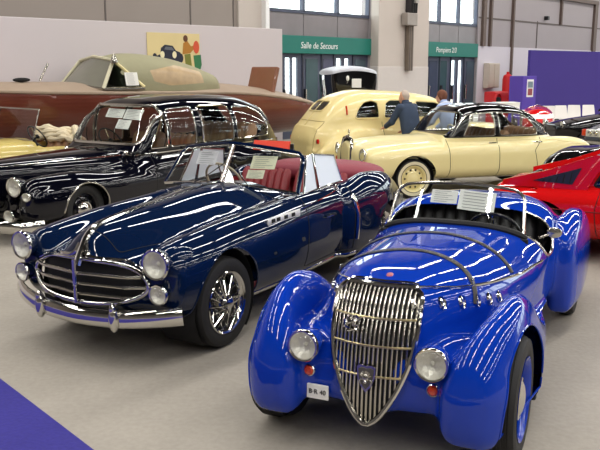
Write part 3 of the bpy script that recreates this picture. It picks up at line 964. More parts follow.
    for i in range(-9, 10):
        y = i * .0246
        zz = [z for z in np.linspace(.24, .955, 40) if float(hw(z)) > abs(y) + .004]
        if len(zz) < 3: continue
        g = G(); g.tube([(GX(y, z), y, z) for z in zz], .0066, M['chrome_soft'], seg=6); g.build('grille_bar', gr)
    mb = mat('pale_brass', (206, 190, 140), .3, 1., var=.05)
    for z in (.80, .66, .50):
        g = G(); h = float(hw(z)) - .01
        g.tube([(GX(y, z) + .004, y, z) for y in np.linspace(-h, h, 11)], .0065, mb, seg=6); g.build('grille_crossbar', gr, 'brass-coloured crossbar')
    # badge: shield with a small lion mask
    bz, by = .50, .0
    F = frame_of((GX(0, bz) + .012, by, bz), (0, 1, 0), (-.05, 0, 1))
    g = G(); sh = [(-.052, .055), (-.03, .066), (0, .06), (.03, .066), (.052, .055), (.05, 0), (.03, -.05), (0, -.085), (-.03, -.05), (-.05, 0)]
    g.prism(sh, .012, M['chrome_soft'], F); g.prism([(a * .8, b * .8) for a, b in sh], .004, mat('dull_badge_field', (96, 92, 88), .5, .5), F @ Matrix.Translation((0, 0, .0125)))
    bd = g.build('badge', gr)
    g = G(); D_ = lambda x, y, z=0: F @ Vector((x, y, .018 + z))
    g.ellipsoid(D_(0, -.005), (.02, .024, .012), M['chrome_soft'], 14, 8, rot=F.to_3x3().to_4x4())
    g.ellipsoid(D_(0, -.022, .006), (.012, .012, .01), M['chrome'], 12, 8, rot=F.to_3x3().to_4x4())
    for q in np.linspace(.5, PI - .5, 7): g.tube([D_(.018 * math.cos(q), .018 * math.sin(q) - .004), D_(.034 * math.cos(q), .040 * math.sin(q) - .004)], .005, M['chrome_soft'], seg=5)
    for s in (1, -1): g.tube([D_(.02 * s, -.01), D_(.034 * s, -.02), D_(.024 * s, -.042)], .004, M['chrome_soft'], seg=5)
    g.build('badge_relief', bd)
    # script ornament on the bars
    g = G()
    for pts in ([(-.16, .735), (-.13, .76), (-.09, .775), (-.06, .80)], [(-.155, .775), (-.15, .74), (-.12, .735), (-.115, .77), (-.145, .785)], [(-.10, .79), (-.105, .75), (-.075, .755), (-.07, .79), (-.095, .80)], [(-.13, .72), (-.09, .735), (-.065, .73)]):
        g.tube([(GX(y, z) + .012, y, z) for y, z in pts], .006, M['chrome'], seg=5)
    g.build('script_emblem', gr)
    # nose moulding over the grille and small red crest
    V2, n2 = top_line(f, [(.13, -.19), (.155, -.1), (.16, 0), (.155, .1), (.13, .19)], .003, .02)
    g = G(); g.tube(V2, .013, M['chrome'], seg=6); g.build('nose_trim', root)
    z0 = find_z(f, .05, 0)
    g = G(); g.lathe([(.001, .008), (.018, .006), (.022, 0)], mat('dull_red_enamel', (168, 70, 84), .4, coat=.5), o=(.05, 0, z0), axis=(.1, 0, 1), seg=16, scale=(1.3, .9)); g.build('hood_crest', root, 'dull red enamel crest')
    # leather straps across the hood
    for x0, k in ((-.47, 1.9), (-1.02, 1.2)):
        pts = []; nn = []
        for q in np.linspace(-1.2, 1.2, 41):
            o = (x0 + k * (.42 * math.sin(q))**2, 0, .62)
            p = ray_hit(f_body, o, (0, math.sin(q), math.cos(q))); pts.append(p)
        V2, n2 = on_surf(f_body, pts, .005)
        g = G(); g.tube(V2, 1., M['strap'], seg=8, flat=(.006, .024), up=[tuple(n) for n in n2])
        for j in (4, -5): g.box(V2[j] + n2[j] * .006, (.035, .01, .03), M['chrome'], .003)
        g.build('hood_strap', root)
    # windscreen
    ws = lambda y, s: (-1.46 + .05 * (1 - (y / .5)**2) - .18 * s, y, 0)
    def wpos(y, t):  # t 0 base .. 1 top
        base = .955 + .03 * (1 - (y / .5)**2); top = 1.275 - .05 * (y / .5)**2
        x, _, _ = ws(y, t); return (x, y, base + (top - base) * t)
    def outline():
        L = []
        for t in np.linspace(0, .72, 8): L.append(wpos(-.50 + .03 * t, t))
        for q in np.linspace(PI, PI / 2, 7)[1:]: L.append(wpos(-.38 + .10 * math.cos(q), .72 + .28 * math.sin(q)))
        for y in np.linspace(-.33, .33, 12): L.append(wpos(y, 1.))
        return L
    L1 = outline(); L1 = [p for p in L1 if p[1] < .34]
    half = [p for p in L1 if p[1] <= 0]
    full = half + [(p[0], -p[1], p[2]) for p in half[::-1] if p[1] < -.001]
    g = G(); g.tube(full, .012, M['chrome_soft'], seg=8)
    fr = g.build('windscreen_frame', root)
    rows = []
    for i, t in enumerate(np.linspace(0, 1, 9)):
        hwid = .50 - .03 * t if t < .72 else .38 + .10 * math.sqrt(max(0, 1 - ((t - .72) / .28)**2)) - .0
        rows.append([wpos(u * hwid, t) for u in np.linspace(-1, 1, 13)])
    g = G(); g.grid(rows, M['glass']); g.build('windscreen_glass', fr)
    V2, n2 = on_surf(f, [wpos(y, -.05) for y in np.linspace(-.53, .53, 21)], .012)
    g = G(); g.tube(V2, [.014] + [.026] * 19 + [.014], M['rubber'], seg=8); g.build('cowl_pad', root, 'black padded roll along the foot of the windscreen')
    # cockpit
    g = G()
    g.box((-1.72, 0, .42), (.9, 1.1, .04), M['dark'], 0)
    for s in (1, -1): g.box((-1.72, s * .575, .60), (.95, .02, .36), M['leather_black'], .005)
    g.box((-2.14, 0, .68), (.05, 1.14, .6), M['leather_black'], .02)
    g.box((-1.42, 0, .78), (.03, 1.08, .30), M['dark'], .01)
    g.build('cockpit_liner', root)
    for s in (1, -1): seat(root, -1.72, s * .27, .46, M['leather_black'], .52, .5)
    steering_wheel(root, (-1.60, .27, .93), (-.75, 0, .55), .185, M['blackplastic'])
    for s in (1, -1):
        g = G()
        E = [(x, z) for x, z in cock[1:7]]
        V2, _ = side_line(f, [(-1.485, .99)] + E[1:] + [(-2.005, 1.02)], s, .0)
        V2 = np.array(V2)
        g.tube(V2, .011, M['chrome_soft'], seg=6)
        g.build('cockpit_trim', root)
    for s in (1,):
        g = G(); g.tube([(-1.5, s * .60, .93), (-1.52, s * .68, .965)], .008, M['chrome_soft']); g.lathe([(.001, -.02), (.05, -.012), (.055, .006), (.001, .008)], M['chrome_soft'], o=(-1.53, s * .70, .97), axis=(-1, s * -.2, 0), seg=16, scale=(.7, 1)); g.build('wing_mirror', root)
    return root, f
roadster, f_roadster = build_roadster()
# ------------------------------------------------------------------ deep navy drophead cabriolet
def build_cabriolet():
    root = thing('cabriolet_car', 'deep navy open cabriolet with an oval chrome grille and red leather seats', 'car', (-1.23, 6.19, 0), R(-119.2))
    P = M['p_navy']
    # hood and hull
    w_b = spl((.80, .34), (.68, .47), (.4, .58), (0, .66), (-.5, .72), (-1.2, .775), (-2.0, .79), (-2.8, .78), (-3.5, .66), (-4.1, .42), (-4.35, .2))
    zt_b = spl((.80, .70), (.68, .77), (.4, .83), (0, .88), (-.5, .93), (-1.2, .99), (-2.0, 1.03), (-2.8, 1.02), (-3.5, .90), (-4.1, .66), (-4.35, .5))
    zb_b = spl((.80, .44), (.6, .36), (.2, .26), (-3.5, .26), (-4.35, .36))
    def f_hull(x, y, z):
        return loft(x, y, z, -4.35, .78, w_b, zb_b, spl((.8, .56), (0, .58), (-2, .66), (-4.3, .46)), zt_b, spl((.8, 2.4), (-.6, 3.0), (-1.5, 4.2), (-3.2, 3.2)), 3.4, k=.12, k0=.15)
    w_h = spl((.74, .16), (.6, .24), (.3, .34), (-.4, .44), (-1.1, .54), (-1.5, .55))
    zt_h = spl((.74, .80), (.66, .90), (.55, .962), (.3, 1.005), (-.2, 1.05), (-.9, 1.10), (-1.4, 1.08))
    def f_hood(x, y, z):
        return loft(x, y, z, -1.45, .72, w_h, .45, .72, zt_h, spl((.74, 2.), (0, 2.05), (-1.1, 2.4)), k=.10)
    # front fender crest running back into the door
    w_f = spl((.72, .12), (.55, .17), (.1, .20), (-.6, .17), (-1.4, .10), (-2.0, .05))
    zt_f = spl((.72, .77), (.62, .85), (.45, .892), (.1, .93), (-.2, .952), (-.6, .965), (-1.2, .975), (-2.0, .90))
    def f_fen(x, y, z):
        return loft(x, np.abs(y), z, -2.0, .62, w_f, spl((.7, .42), (.3, .30)), .66, zt_f, 2.0, 2.6, cy=spl((.72, .61), (.1, .615), (-1.2, .66), (-2, .68)), k=.12)
    w_r = spl((-1.98, .08), (-2.2, .14), (-2.7, .19), (-3.3, .17), (-4.1, .06))
    zt_r = spl((-1.98, .80), (-2.15, .94), (-2.6, 1.06), (-3.0, 1.03), (-3.6, .84), (-4.15, .52))
    def f_rf(x, y, z):
        return loft(x, np.abs(y), z, -4.15, -2.0, w_r, .28, .62, zt_r, 2.2, 3.5, cy=spl((-2, .72), (-2.8, .70), (-4, .5)), k=.06, k0=.1)
    def f(x, y, z):
        return smin(smin(smin(f_hull(x, y, z), f_hood(x, y, z), .10), f_fen(x, y, z), .08), f_rf(x, y, z), .06)
    V, T = snet(f, (-4.45, -1.02, .18), (.9, 1.02, 1.22), .026)
    # oval grille mouth
    GC, GW, GH = .60, .55, .165
    gz = lambda y: GC + GH * np.sqrt(np.maximum(0, 1 - (np.abs(y) / GW)**2.2))
    mouth, rest = clip(V, T, lambda x, y, z: np.maximum((np.abs(y) / GW)**2.2 + (np.abs(z - GC) / np.where(z > GC, GH, GH * .92))**2.0 - 1, .3 - x))
    # wheel openings
    for cx in (0, -2.95):
        r = .405 if cx == 0 else .36
        _, rest = clip(*rest, lambda x, y, z: np.maximum(arch_sd(x, z, cx, .37, r), .45 - np.abs(y)))
    # cockpit opening behind the windscreen
    _, rest = clip(*rest, lambda x, y, z: np.maximum(np.maximum(rrect(x, y, -3.05, -1.30, -.62, .62, .22), .85 - z), -z))
    doorp = [(-1.25, 1.4), (-1.25, .62), (-1.23, .36), (-2.11, .36), (-2.13, .75), (-2.14, 1.4)]
    hoodp = lambda x, y, z: np.maximum(np.maximum(np.abs(y) - spl((.62, .25), (.2, .40), (-.5, .50), (-1.15, .60))(x), np.maximum(x - .60, -1.12 - x)), .74 - z)
    hood, rest = clip(*rest, hoodp)
    surf('hood', f, hood, P, root)
    for s in (1, -1):
        door, rest = clip(*rest, lambda x, y, z: np.maximum(poly_sd(x, z, doorp), .5 - s * y))
        d = surf('door', f, door, P, root)
        g = G(); edge_tubes(g, *door, .0045, M['dark'], minlen=1.5, it=0); g.build('door_gap', d)
        V2, n2 = side_line(f, [(-1.58, .76), (-1.76, .765)], s, .02)
        g = G(); g.tube(V2, .011, M['chrome'], seg=6); g.tube([V2[0], V2[0] - n2[0] * .03], .01, M['chrome']); g.tube([V2[-1], V2[-1] - n2[-1] * .03], .01, M['chrome']); g.build('door_handle', d)
    surf('body', f, rest, P, root)
    g = G()
    for L in loops(*hood):
        Q = smooth_loop(even(hood[0][L], .03), 1); g.tube(Q, .0035, M['dark'], closed=True, seg=5)
    g.build('hood_gap', root)
    for s in (1, -1):
        wheel_well(root, 0, .37, s * .42, s * .76, .40); wheel_well(root, -2.95, .37, s * .45, s * .80, .36)
        wheel(root, 0, s * .70, .352, .165, 'wire', s, rimr=.235)
        wheel(root, -2.95, s * .72, .352, .165, 'wire', s, rimr=.235)
        # headlamp pods and driving lamps
        g = G(); g.ellipsoid((.42, s * .65, .765), (.185, .12, .118), P); g.build('lamp_pod', root)
        headlamp('headlamp', root, (.675, s * .65, .78), (1, s * .05, .0), .106, .14, P)
        fx = (find_x(f, s * .66, .565) or .6) + .055
        headlamp('driving_lamp', root, (fx, s * .665, .565), (1, s * .08, 0), .072, .1, M['chrome'])
        # sill strip, fender vents
        V2, n2 = side_line(f, [(-.44, .30), (-1.2, .305), (-2.2, .31)], s, .006)
        g = G(); g.tube(V2, 1., M['chrome'], flat=(.02, .008), up=(0, 0, 1), seg=8); g.build('sill_trim', root)
        V2, n2 = side_line(f, [(-.60, .865), (-1.12, .872)], s, .006)
        g = G(); g.tube(V2, 1., M['reflector'], flat=(.035, .006), up=(0, 0, 1), seg=8); vt = g.build('fender_vent', root, 'chrome vent plate with four dark slots')
        for q in (.16, .38, .60, .82):
            g = G(); i = int(q * (len(V2) - 1)); g.box(V2[i] + n2[i] * .007, (.055, .012, .032), M['dark'], .004)
            g.build('vent_slot', vt)
        V2, n2 = side_line(f, [(-1.14, .895), (-1.6, .93), (-2.14, .985)], s, .003)
        g = G(); g.tube(V2, .007, M['chrome'], seg=6); g.build('waist_trim', root)
        g = G(); P2 = []
        for q in np.linspace(-.12 * PI, 1.12 * PI, 40):
            x, z = .407 * math.cos(q), .37 + .407 * math.sin(q); y = find_y(f, x, z + .0)
            if y and z > .3: P2.append((x, s * y, z))
        g.tube(P2, .007, P, seg=6); g.build('arch_lip', root)
        # chrome stone guard on the rear fender's leading edge
        V2, n2 = side_line(f, [(-2.13, .90), (-2.17, .70), (-2.16, .45)], s, .006)
        g = G(); g.tube(V2, 1., M['chrome'], flat=(.006, .03), up=[tuple(n) for n in n2], seg=8); g.build('stone_guard', root)
    # ---- grille
    mx = lambda y, z: (find_x(f, y, z) or .7)
    ring = [(mx(GW * math.copysign(abs(math.cos(q))**(2 / 2.2), math.cos(q)), 0) if 0 else 0, GW * math.copysign(abs(math.cos(q))**(2 / 2.2), math.cos(q)), GC + (GH if math.sin(q) > 0 else GH * .92) * math.sin(q)) for q in np.linspace(0, 2 * PI, 65)[:-1]]
    ring = [(mx(y, z) + .004, y, z) for _, y, z in ring]
    ra = np.array(ring); ra[:, 0] = smooth_loop(ra, 4)[:, 0]
    g = G(); g.tube(ra, .019, M['chrome'], closed=True, seg=10); gr = g.build('grille', root)
    xm = lambda y: float(np.interp(y, [-.55, -.4, 0, .4, .55], [mx(-.54, GC), mx(-.4, GC), mx(0, GC), mx(.4, GC), mx(.54, GC)]))
    g = G(); g.grid([[(xm(y) - .07, y, GC + t * max(.01, float(gz(y)) - GC)) for y in np.linspace(-.545, .545, 25)] for t in np.linspace(1, -1, 7)], M['dark']); g.build('grille_backing', gr)
    for dz in (-.085, -.01, .065):
        z = GC + dz; q = GW * (1 - min(1, (abs(dz) / GH)**2))**(1 / 2.2) - .01
        g = G(); g.tube([(xm(y) - .004, y, z) for y in np.linspace(-q, q, 25)], 1., M['chrome_soft'], flat=(.0125, .012), up=(0, 0, 1), seg=8); g.build('grille_bar', gr)
    g = G(); g.tube([(xm(0) + .012, 0, z) for z in np.linspace(GC - GH * .92, GC + GH, 8)], .016, M['chrome'], seg=8); g.build('grille_centre_bar', gr)
    # chrome spear over the nose, swelling out to the grille rim
    V2, n2 = top_line(f, [(.76, 0), (.70, 0), (.6, 0), (.3, 0), (-.2, 0), (-.7, 0), (-1.08, 0)], .004, .03)
    k = len(V2); g = G(); g.tube(V2, [max(.006, .03 - .05 * i / k) if i < k * .45 else .006 for i in range(k)], M['chrome'], seg=8)
    g.build('hood_spear', root)
    for s in (1, -1):
        pts = [(mx(s * y, z) + .004, s * y, z) for y, z in ((.03, .86), (.05, .80), (.10, .775), (.2, .768), (.33, .755), (.45, .725), (.52, .69))]
        V2, n2 = on_surf(f, even(pts, .02, False), .006); g = G(); g.tube(V2, np.linspace(.022, .008, len(V2)).tolist(), M['chrome'], seg=8); g.build('nose_moulding', root)
    xb = mx(0, .80); g = G(); g.lathe([(.045, 0), (.045, .014), (.03, .02), (.001, .022)], M['chrome'], o=(xb + .012, 0, .775), axis=(1, 0, .35), seg=20, scale=(1.15, .8)); bd = g.build('nose_badge', root)
    g = G(); g.lathe([(.026, .021), (.001, .024)], mat('enamel_badge', (150, 120, 90), .3, coat=1), o=(xb + .012, 0, .775), axis=(1, 0, .35), seg=16, scale=(1.15, .8)); g.build('badge_enamel', bd)
    # bumper
    bp = [(.585, -.80, .405), (.62, -.75, .40), (.69, -.62, .388), (.77, -.35, .365), (.80, 0, .355), (.77, .35, .365), (.69, .62, .388), (.62, .75, .40), (.585, .80, .405)]
    B = np.array(bp); tt = np.linspace(0, 8, 49); cs = [spl(*[(i, B[i, j]) for i in range(9)]) for j in range(3)]
    BP = [tuple(float(c(t)) for c in cs) for t in tt]
    g = G(); g.tube(BP, 1., M['chrome'], flat=(.066, .034), up=(0, 0, 1), seg=14); bm_ = g.build('front_bumper', root)
    for y in (-.36, .36):
        g = G(); g.ellipsoid((.80, y, .378), (.042, .040, .10), M['chrome'], 16, 12); g.ellipsoid((.81, y, .45), (.028, .026, .045), M['chrome'], 12, 8); g.build('overrider', bm_)
        g = G(); g.box((.66, y, .36), (.24, .05, .05), M['dark'], .005); g.build('bumper_bracket', bm_)
    # ---- windscreen: two flat panes in a V
    def wp(y, t): return (-1.05 - .16 * abs(y) - .22 * t - .04 * abs(y) * t, y * (1 - .09 * t), 1.085 - .09 * abs(y)**1.5 + (.315 + .03 * (1 - abs(y))) * t)
    yw = .735
    L = [wp(-yw, t) for t in np.linspace(0, .86, 6)] + [wp(y, 1) for y in np.linspace(-yw + .06, yw - .06, 15)] + [wp(yw, t) for t in np.linspace(.86, 0, 6)]
    g = G(); g.tube(L, .017, P, seg=8); g.tube([wp(y, 0) for y in np.linspace(-yw, yw, 21)], .014, M['chrome'], seg=8)
    fr = g.build('windscreen_frame', root)
    g = G(); g.tube([wp(0, t) for t in np.linspace(0, 1, 5)], .011, M['chrome_soft'], seg=6); g.build('windscreen_divider', fr)
    for s in (1, -1):
        g = G(); g.tube([wp(s * .02, .02), wp(s * .02, .97), wp(s * (yw - .06), .95), wp(s * (yw - .025), .83), wp(s * (yw - .02), .02)], .008, M['chrome_soft'], closed=True, seg=6); g.build('pane_bead', fr)
        g = G(); g.grid([[wp(s * y, t) for y in np.linspace(0.01, yw - .01, 6)] for t in np.linspace(0, .97, 6)], M['glass']); g.build('windscreen_glass', fr)
        # raised side window with chrome frame and vent pane
        def sp(x, t): return (x, s * (.70 - .07 * t), .995 + .03 * (-1.3 - x) / .8 + .325 * t)
        a0, a1 = -1.33, -1.56
        q = [sp(-1.34, .02), sp(-1.50, .98), sp(-1.62, 1.0), sp(-1.60, .02)]
        g = G(); g.tube(q, .010, M['chrome'], closed=True, seg=6); vn = g.build('vent_window', root)
        g = G(); g.grid([[q[0], q[3]], [q[1], q[2]]], M['glass_glare']); g.build('vent_pane', vn)
        q2 = [sp(-1.63, .02), sp(-1.64, .98), sp(-2.03, .80), sp(-2.10, .02)]
        g = G(); g.tube([q2[0], q2[1], q2[2], q2[3]], .010, M['chrome'], closed=True, seg=6); dn = g.build('side_window', root)
        g = G(); g.grid([[q2[0], q2[3]], [q2[1], q2[2]]], M['glass_glare']); g.build('side_pane', dn)
    for y in (-.3, .3):
        g = G(); g.tube([(-1.05, y, 1.075), (-1.12, y * .6, 1.15), (-1.2, y * .2, 1.25)], .005, M['chrome'], seg=5); g.build('wiper', root)
    # ---- cockpit
    RL = M['red_leather']
    g = G(); g.box((-2.15, 0, .36), (1.75, 1.3, .05), M['dark'], 0)
    for s in (1, -1): g.box((-2.2, s * .655, .68), (1.7, .03, .58), RL, .01)
    g.box((-3.06, 0, .66), (.04, 1.3, .6), RL, .01); g.box((-1.28, 0, .86), (.06, 1.28, .26), mat('dark_dashboard', (60, 34, 28), .35, coat=.5), .02)
    g.build('cockpit_liner', root)
    for y in (-.33, .33): seat(root, -1.98, y, .58, RL, .50, .55, ribs=7, rake=.16)
    seat(root, -2.74, 0, 1.16, RL, .48, .52, ribs=11, name='rear_seat')
    steering_wheel(root, (-1.58, -.33, 1.03), (-.85, 0, .5), .20, mat('ivory_rim', (190, 176, 150), .4))
    # folded hood under its crimson cover
    def f_top(x, y, z): return smax(ell(x, y, z, (-3.08, 0, .985), (.36, .70, .12), 2.6), .90 - z, .03)
    surf('folded_top', f_top, snet(f_top, (-3.5, -.8, .9), (-2.6, .8, 1.2), .03), M['red_cloth'], root, 'crimson cover over the folded soft top')
    return root, f
cabriolet, f_cabriolet = build_cabriolet()
# ------------------------------------------------------------------ closed cars
def glaze(root, f, rest, specs, glass, frame_m, fr=.012):
    """cut each glazed area out of the shell: (name, field, frame material or None)"""
    for name, gfun, fm in specs:
        pane, rest = clip(*rest, gfun)
        if len(pane[1]) == 0: continue
        o = surf(name, f, pane, glass, root, off=-.008)
        g = G()
        for L in loops(*pane):
            Q = smooth_loop(even(pane[0][L], .03), 1); g.tube(Q, fr, fm or frame_m, closed=True, seg=6)
        if g.n: g.build('window_trim', o)
    return rest
def seam(root, f, pts, s, name='door_gap', m=None, r=.005, off=.0):
    V2, n2 = side_line(f, pts, s, off); g = G(); g.tube(V2, r, m or M['dark'], seg=5); return g.build(name, root)

def build_ponton():
    root = thing('saloon_car', 'cream yellow saloon with a black roof and an upright chrome radiator grille', 'car', (1.655, 13.7, 0), R(-163.65))
    P = M['p_cream']
    w_h = spl((.92, .60), (.7, .78), (.3, .85), (-.6, .87), (-2.2, .87), (-3., .84), (-3.5, .66), (-3.62, .55))
    zt_h = spl((.92, .82), (.6, .90), (.0, .94), (-.6, .965), (-2.4, .965), (-3.0, .90), (-3.5, .74), (-3.62, .66))
    def f_hull(x, y, z): return loft(x, y, z, -3.6, .90, w_h, spl((.9, .36), (.5, .26), (-3, .26), (-3.6, .40)), spl((.9, .6), (-3.6, .56)), zt_h, spl((.9, 2.6), (0, 3.2), (-2, 3.6), (-3.6, 2.6)), 3.5, k=.12)
    def f_hoodp(x, y, z): return loft(x, y, z, -.75, .93, spl((.95, .20), (.4, .34), (-.6, .5)), .5, .7, spl((.95, .90), (.6, .955), (0, .985), (-.75, .985)), 2.4, k=.05)
    def f_rf(x, y, z): return ell(x, np.abs(y), z, (-2.72, .72, .62), (.72, .20, .34), 2.4)
    def f_low(x, y, z): return smin(smin(f_hull(x, y, z), f_hoodp(x, y, z), .08), f_rf(x, y, z), .05)
    w_c = spl((-.5, .70), (-.8, .74), (-1.4, .75), (-2.1, .73), (-2.75, .58))
    zt_c = spl((-.52, .95), (-.66, 1.10), (-.88, 1.40), (-1.0, 1.465), (-1.5, 1.525), (-2.0, 1.495), (-2.35, 1.36), (-2.6, 1.12), (-2.78, .92))
    def f_cab(x, y, z): return loft(x, y, z, -2.75, -.54, w_c, .7, .86, zt_c, spl((-.5, 4.0), (-1, 3.6), (-2.7, 2.8)), k=.02)
    f = lambda x, y, z: smin(f_low(x, y, z), f_cab(x, y, z), .04)
    rest = snet(f, (-3.8, -1.0, .15), (1.05, 1.0, 1.65), .03)
    for cx in (0, -2.65):
        _, rest = clip(*rest, lambda x, y, z: np.maximum(arch_sd(x, z, cx, .33, .385 if cx == 0 else .35), .5 - np.abs(y)))
    A = lambda poly, r=.03: (lambda x, y, z: np.maximum(poly_sd(x, z, poly) + 0, .35 - np.abs(y)))
    ws = lambda x, y, z: np.maximum(rrect(y, z, -.66, .66, 1.02, 1.385, .08), -.93 - x)
    rw = lambda x, y, z: np.maximum(rrect(y, z, -.52, .52, 1.05, 1.34, .10), x + 2.2)
    w1 = A([(-.90, 1.0), (-1.06, 1.33), (-1.14, 1.365), (-1.48, 1.375), (-1.49, 1.0)])
    w2 = A([(-1.58, 1.0), (-1.57, 1.375), (-1.95, 1.37), (-2.14, 1.31), (-2.34, 1.08), (-2.34, 1.0)])
    rest = glaze(root, f, rest, [('windscreen', ws, M['chrome']), ('rear_window', rw, M['chrome'])], M['glass'], M['chrome'], .014)
    for s in (1, -1):
        for nm, w_ in (('front_window', w1), ('rear_side_window', w2)):
            rest = glaze(root, f, rest, [(nm, lambda x, y, z: np.maximum(w_(x, y, z), -s * y), None)], M['glass'], M['chrome_soft'], .012)
    roof, rest = clip(*rest, lambda x, y, z: np.maximum(.975 - z, np.maximum(f_cab(x, y, z) - f_low(x, y, z), x + .60)))
    surf('roof', f, roof, M['p_dark'], root, 'black painted roof')
    hood, rest = clip(*rest, lambda x, y, z: np.maximum(np.maximum(np.abs(y) - spl((.8, .28), (-.1, .6))(x), np.maximum(x - .80, -.56 - x)), .8 - z))
    surf('hood', f, hood, P, root); surf('body', f, rest, P, root)
    for s in (1, -1):
        seam(root, f, [(-.60, .95), (-.62, .5), (-.62, .30)], s); seam(root, f, [(-1.53, .96), (-1.54, .30)], s); seam(root, f, [(-2.38, .96), (-2.2, .75), (-2.26, .45)], s)
        seam(root, f, [(.35, .86), (-.6, .93), (-2.6, .915), (-3.3, .80)], s, 'waist_crease', P, .006)
        seam(root, f, [(-.45, .27), (-2.2, .27)], s, 'sill_trim', M['chrome'], .014)
        for x in (-1.36, -2.2):
            V2, n2 = side_line(f, [(x, .87), (x - .14, .872)], s, .02); g = G(); g.tube(V2, .011, M['chrome'], seg=6); g.build('door_handle', root)
        for cx in (0, -2.65):
            wheel_well(root, cx, .33, s * .5, s * .8, .36)
            wheel(root, cx, s * .73, .325, .15, 'disc', s, rim_m=P, cap_m=P if 0 else M['p_cream'], whitewall=True)
        x0 = (find_x(f, s * .63, .72) or .8)
        headlamp('headlamp', root, (x0 + .015, s * .63, .725), (1, s * .12, .04), .098, .12, P)
        g = G(); g.ellipsoid((x0 - .0, s * .66, .55), (.04, .05, .05), M['amber']); g.build('turn_signal', root, 'orange turn signal')
        g = G(); g.tube([(-2.05, s * .62, 1.40), (-2.3, s * .60, 1.28), (-2.55, s * .56, 1.02)], .012, M['p_dark'], seg=6); g.build('drip_rail', root)
        V2, n2 = on_surf(f, [(x, s * y, z) for x, y, z in ((-.70, .72, 1.0), (-.90, .70, 1.30), (-1.02, .67, 1.40), (-1.5, .65, 1.425), (-2.0, .64, 1.40), (-2.4, .60, 1.20))], .004)
        g = G(); g.tube(V2, .010, M['chrome'], seg=6); g.build('roof_gutter', root)
    # radiator shell with three-pointed star mascot
    pr = [(-.21, .42), (-.235, .60), (-.225, .86), (-.17, .95), (0, .985), (.17, .95), (.225, .86), (.235, .60), (.21, .42)]
    F = frame_of((.90, 0, 0), (0, 1, 0), (-.06, 0, 1))
    g = G(); g.prism([(a * .9, b) for a, b in pr], .035, M['dark'], F); rg = g.build('radiator_grille', root)
    g = G(); g.tube([F @ Vector((a, b, .04)) for a, b in pr], .026, M['chrome'], closed=True, seg=8); g.build('radiator_shell', rg)
    for i in range(-5, 6):
        g = G(); g.tube([F @ Vector((i * .034, .45, .042)), F @ Vector((i * .034, .92 - abs(i) * .008, .042))], .006, M['chrome_soft'], seg=5); g.build('grille_bar', rg)
    for z in (.56, .68, .80):
        g = G(); g.tube([F @ Vector((-.19, z, .044)), F @ Vector((.19, z, .044))], .006, M['chrome_soft'], seg=5); g.build('grille_crossbar', rg)
    g = G(); c = Vector((.86, 0, 1.06)); g.tube([c - Vector((0, 0, .09)), c - Vector((0, 0, .04))], .012, M['chrome'])
    g.tube([c + Vector((0, .04 * math.cos(q), .04 * math.sin(q))) for q in np.linspace(0, 2 * PI, 21)[:-1]], .005, M['chrome'], closed=True, seg=5)
    for q in (PI / 2, PI * 7 / 6, PI * 11 / 6): g.tube([c, c + Vector((0, .04 * math.cos(q), .04 * math.sin(q)))], .005, M['chrome'], seg=5)
    g.build('hood_mascot', root)
    for x, w_, sg in ((.94, .82, 1), (-3.62, .76, -1)):
        g = G(); g.tube([(x - sg * .35, -w_ - .02, .44), (x - sg * .08, -w_ * .85, .43), (x + sg * .04, -.3, .42), (x + sg * .04, .3, .42), (x - sg * .08, w_ * .85, .43), (x - sg * .35, w_ + .02, .44)], 1., M['chrome'], flat=(.07, .03), up=(0, 0, 1), seg=10); g.build('bumper', root)
    for y in (-.36, .36): seat(root, -1.35, y, .62, M['tan'], .55, .5)
    seat(root, -2.1, 0, 1.2, M['tan'], .55, .5, ribs=7, name='rear_seat')
    steering_wheel(root, (-.95, .36, 1.0), (-.85, 0, .5), .2, M['cream_wall'])
    g = G(); g.box((-1.5, 0, .45), (2.0, 1.4, .04), M['dark'], 0); g.box((-.72, 0, .88), (.1, 1.3, .16), M['tan'], .03); g.build('cabin_floor', root)
    return root, f
ponton, f_ponton = build_ponton()

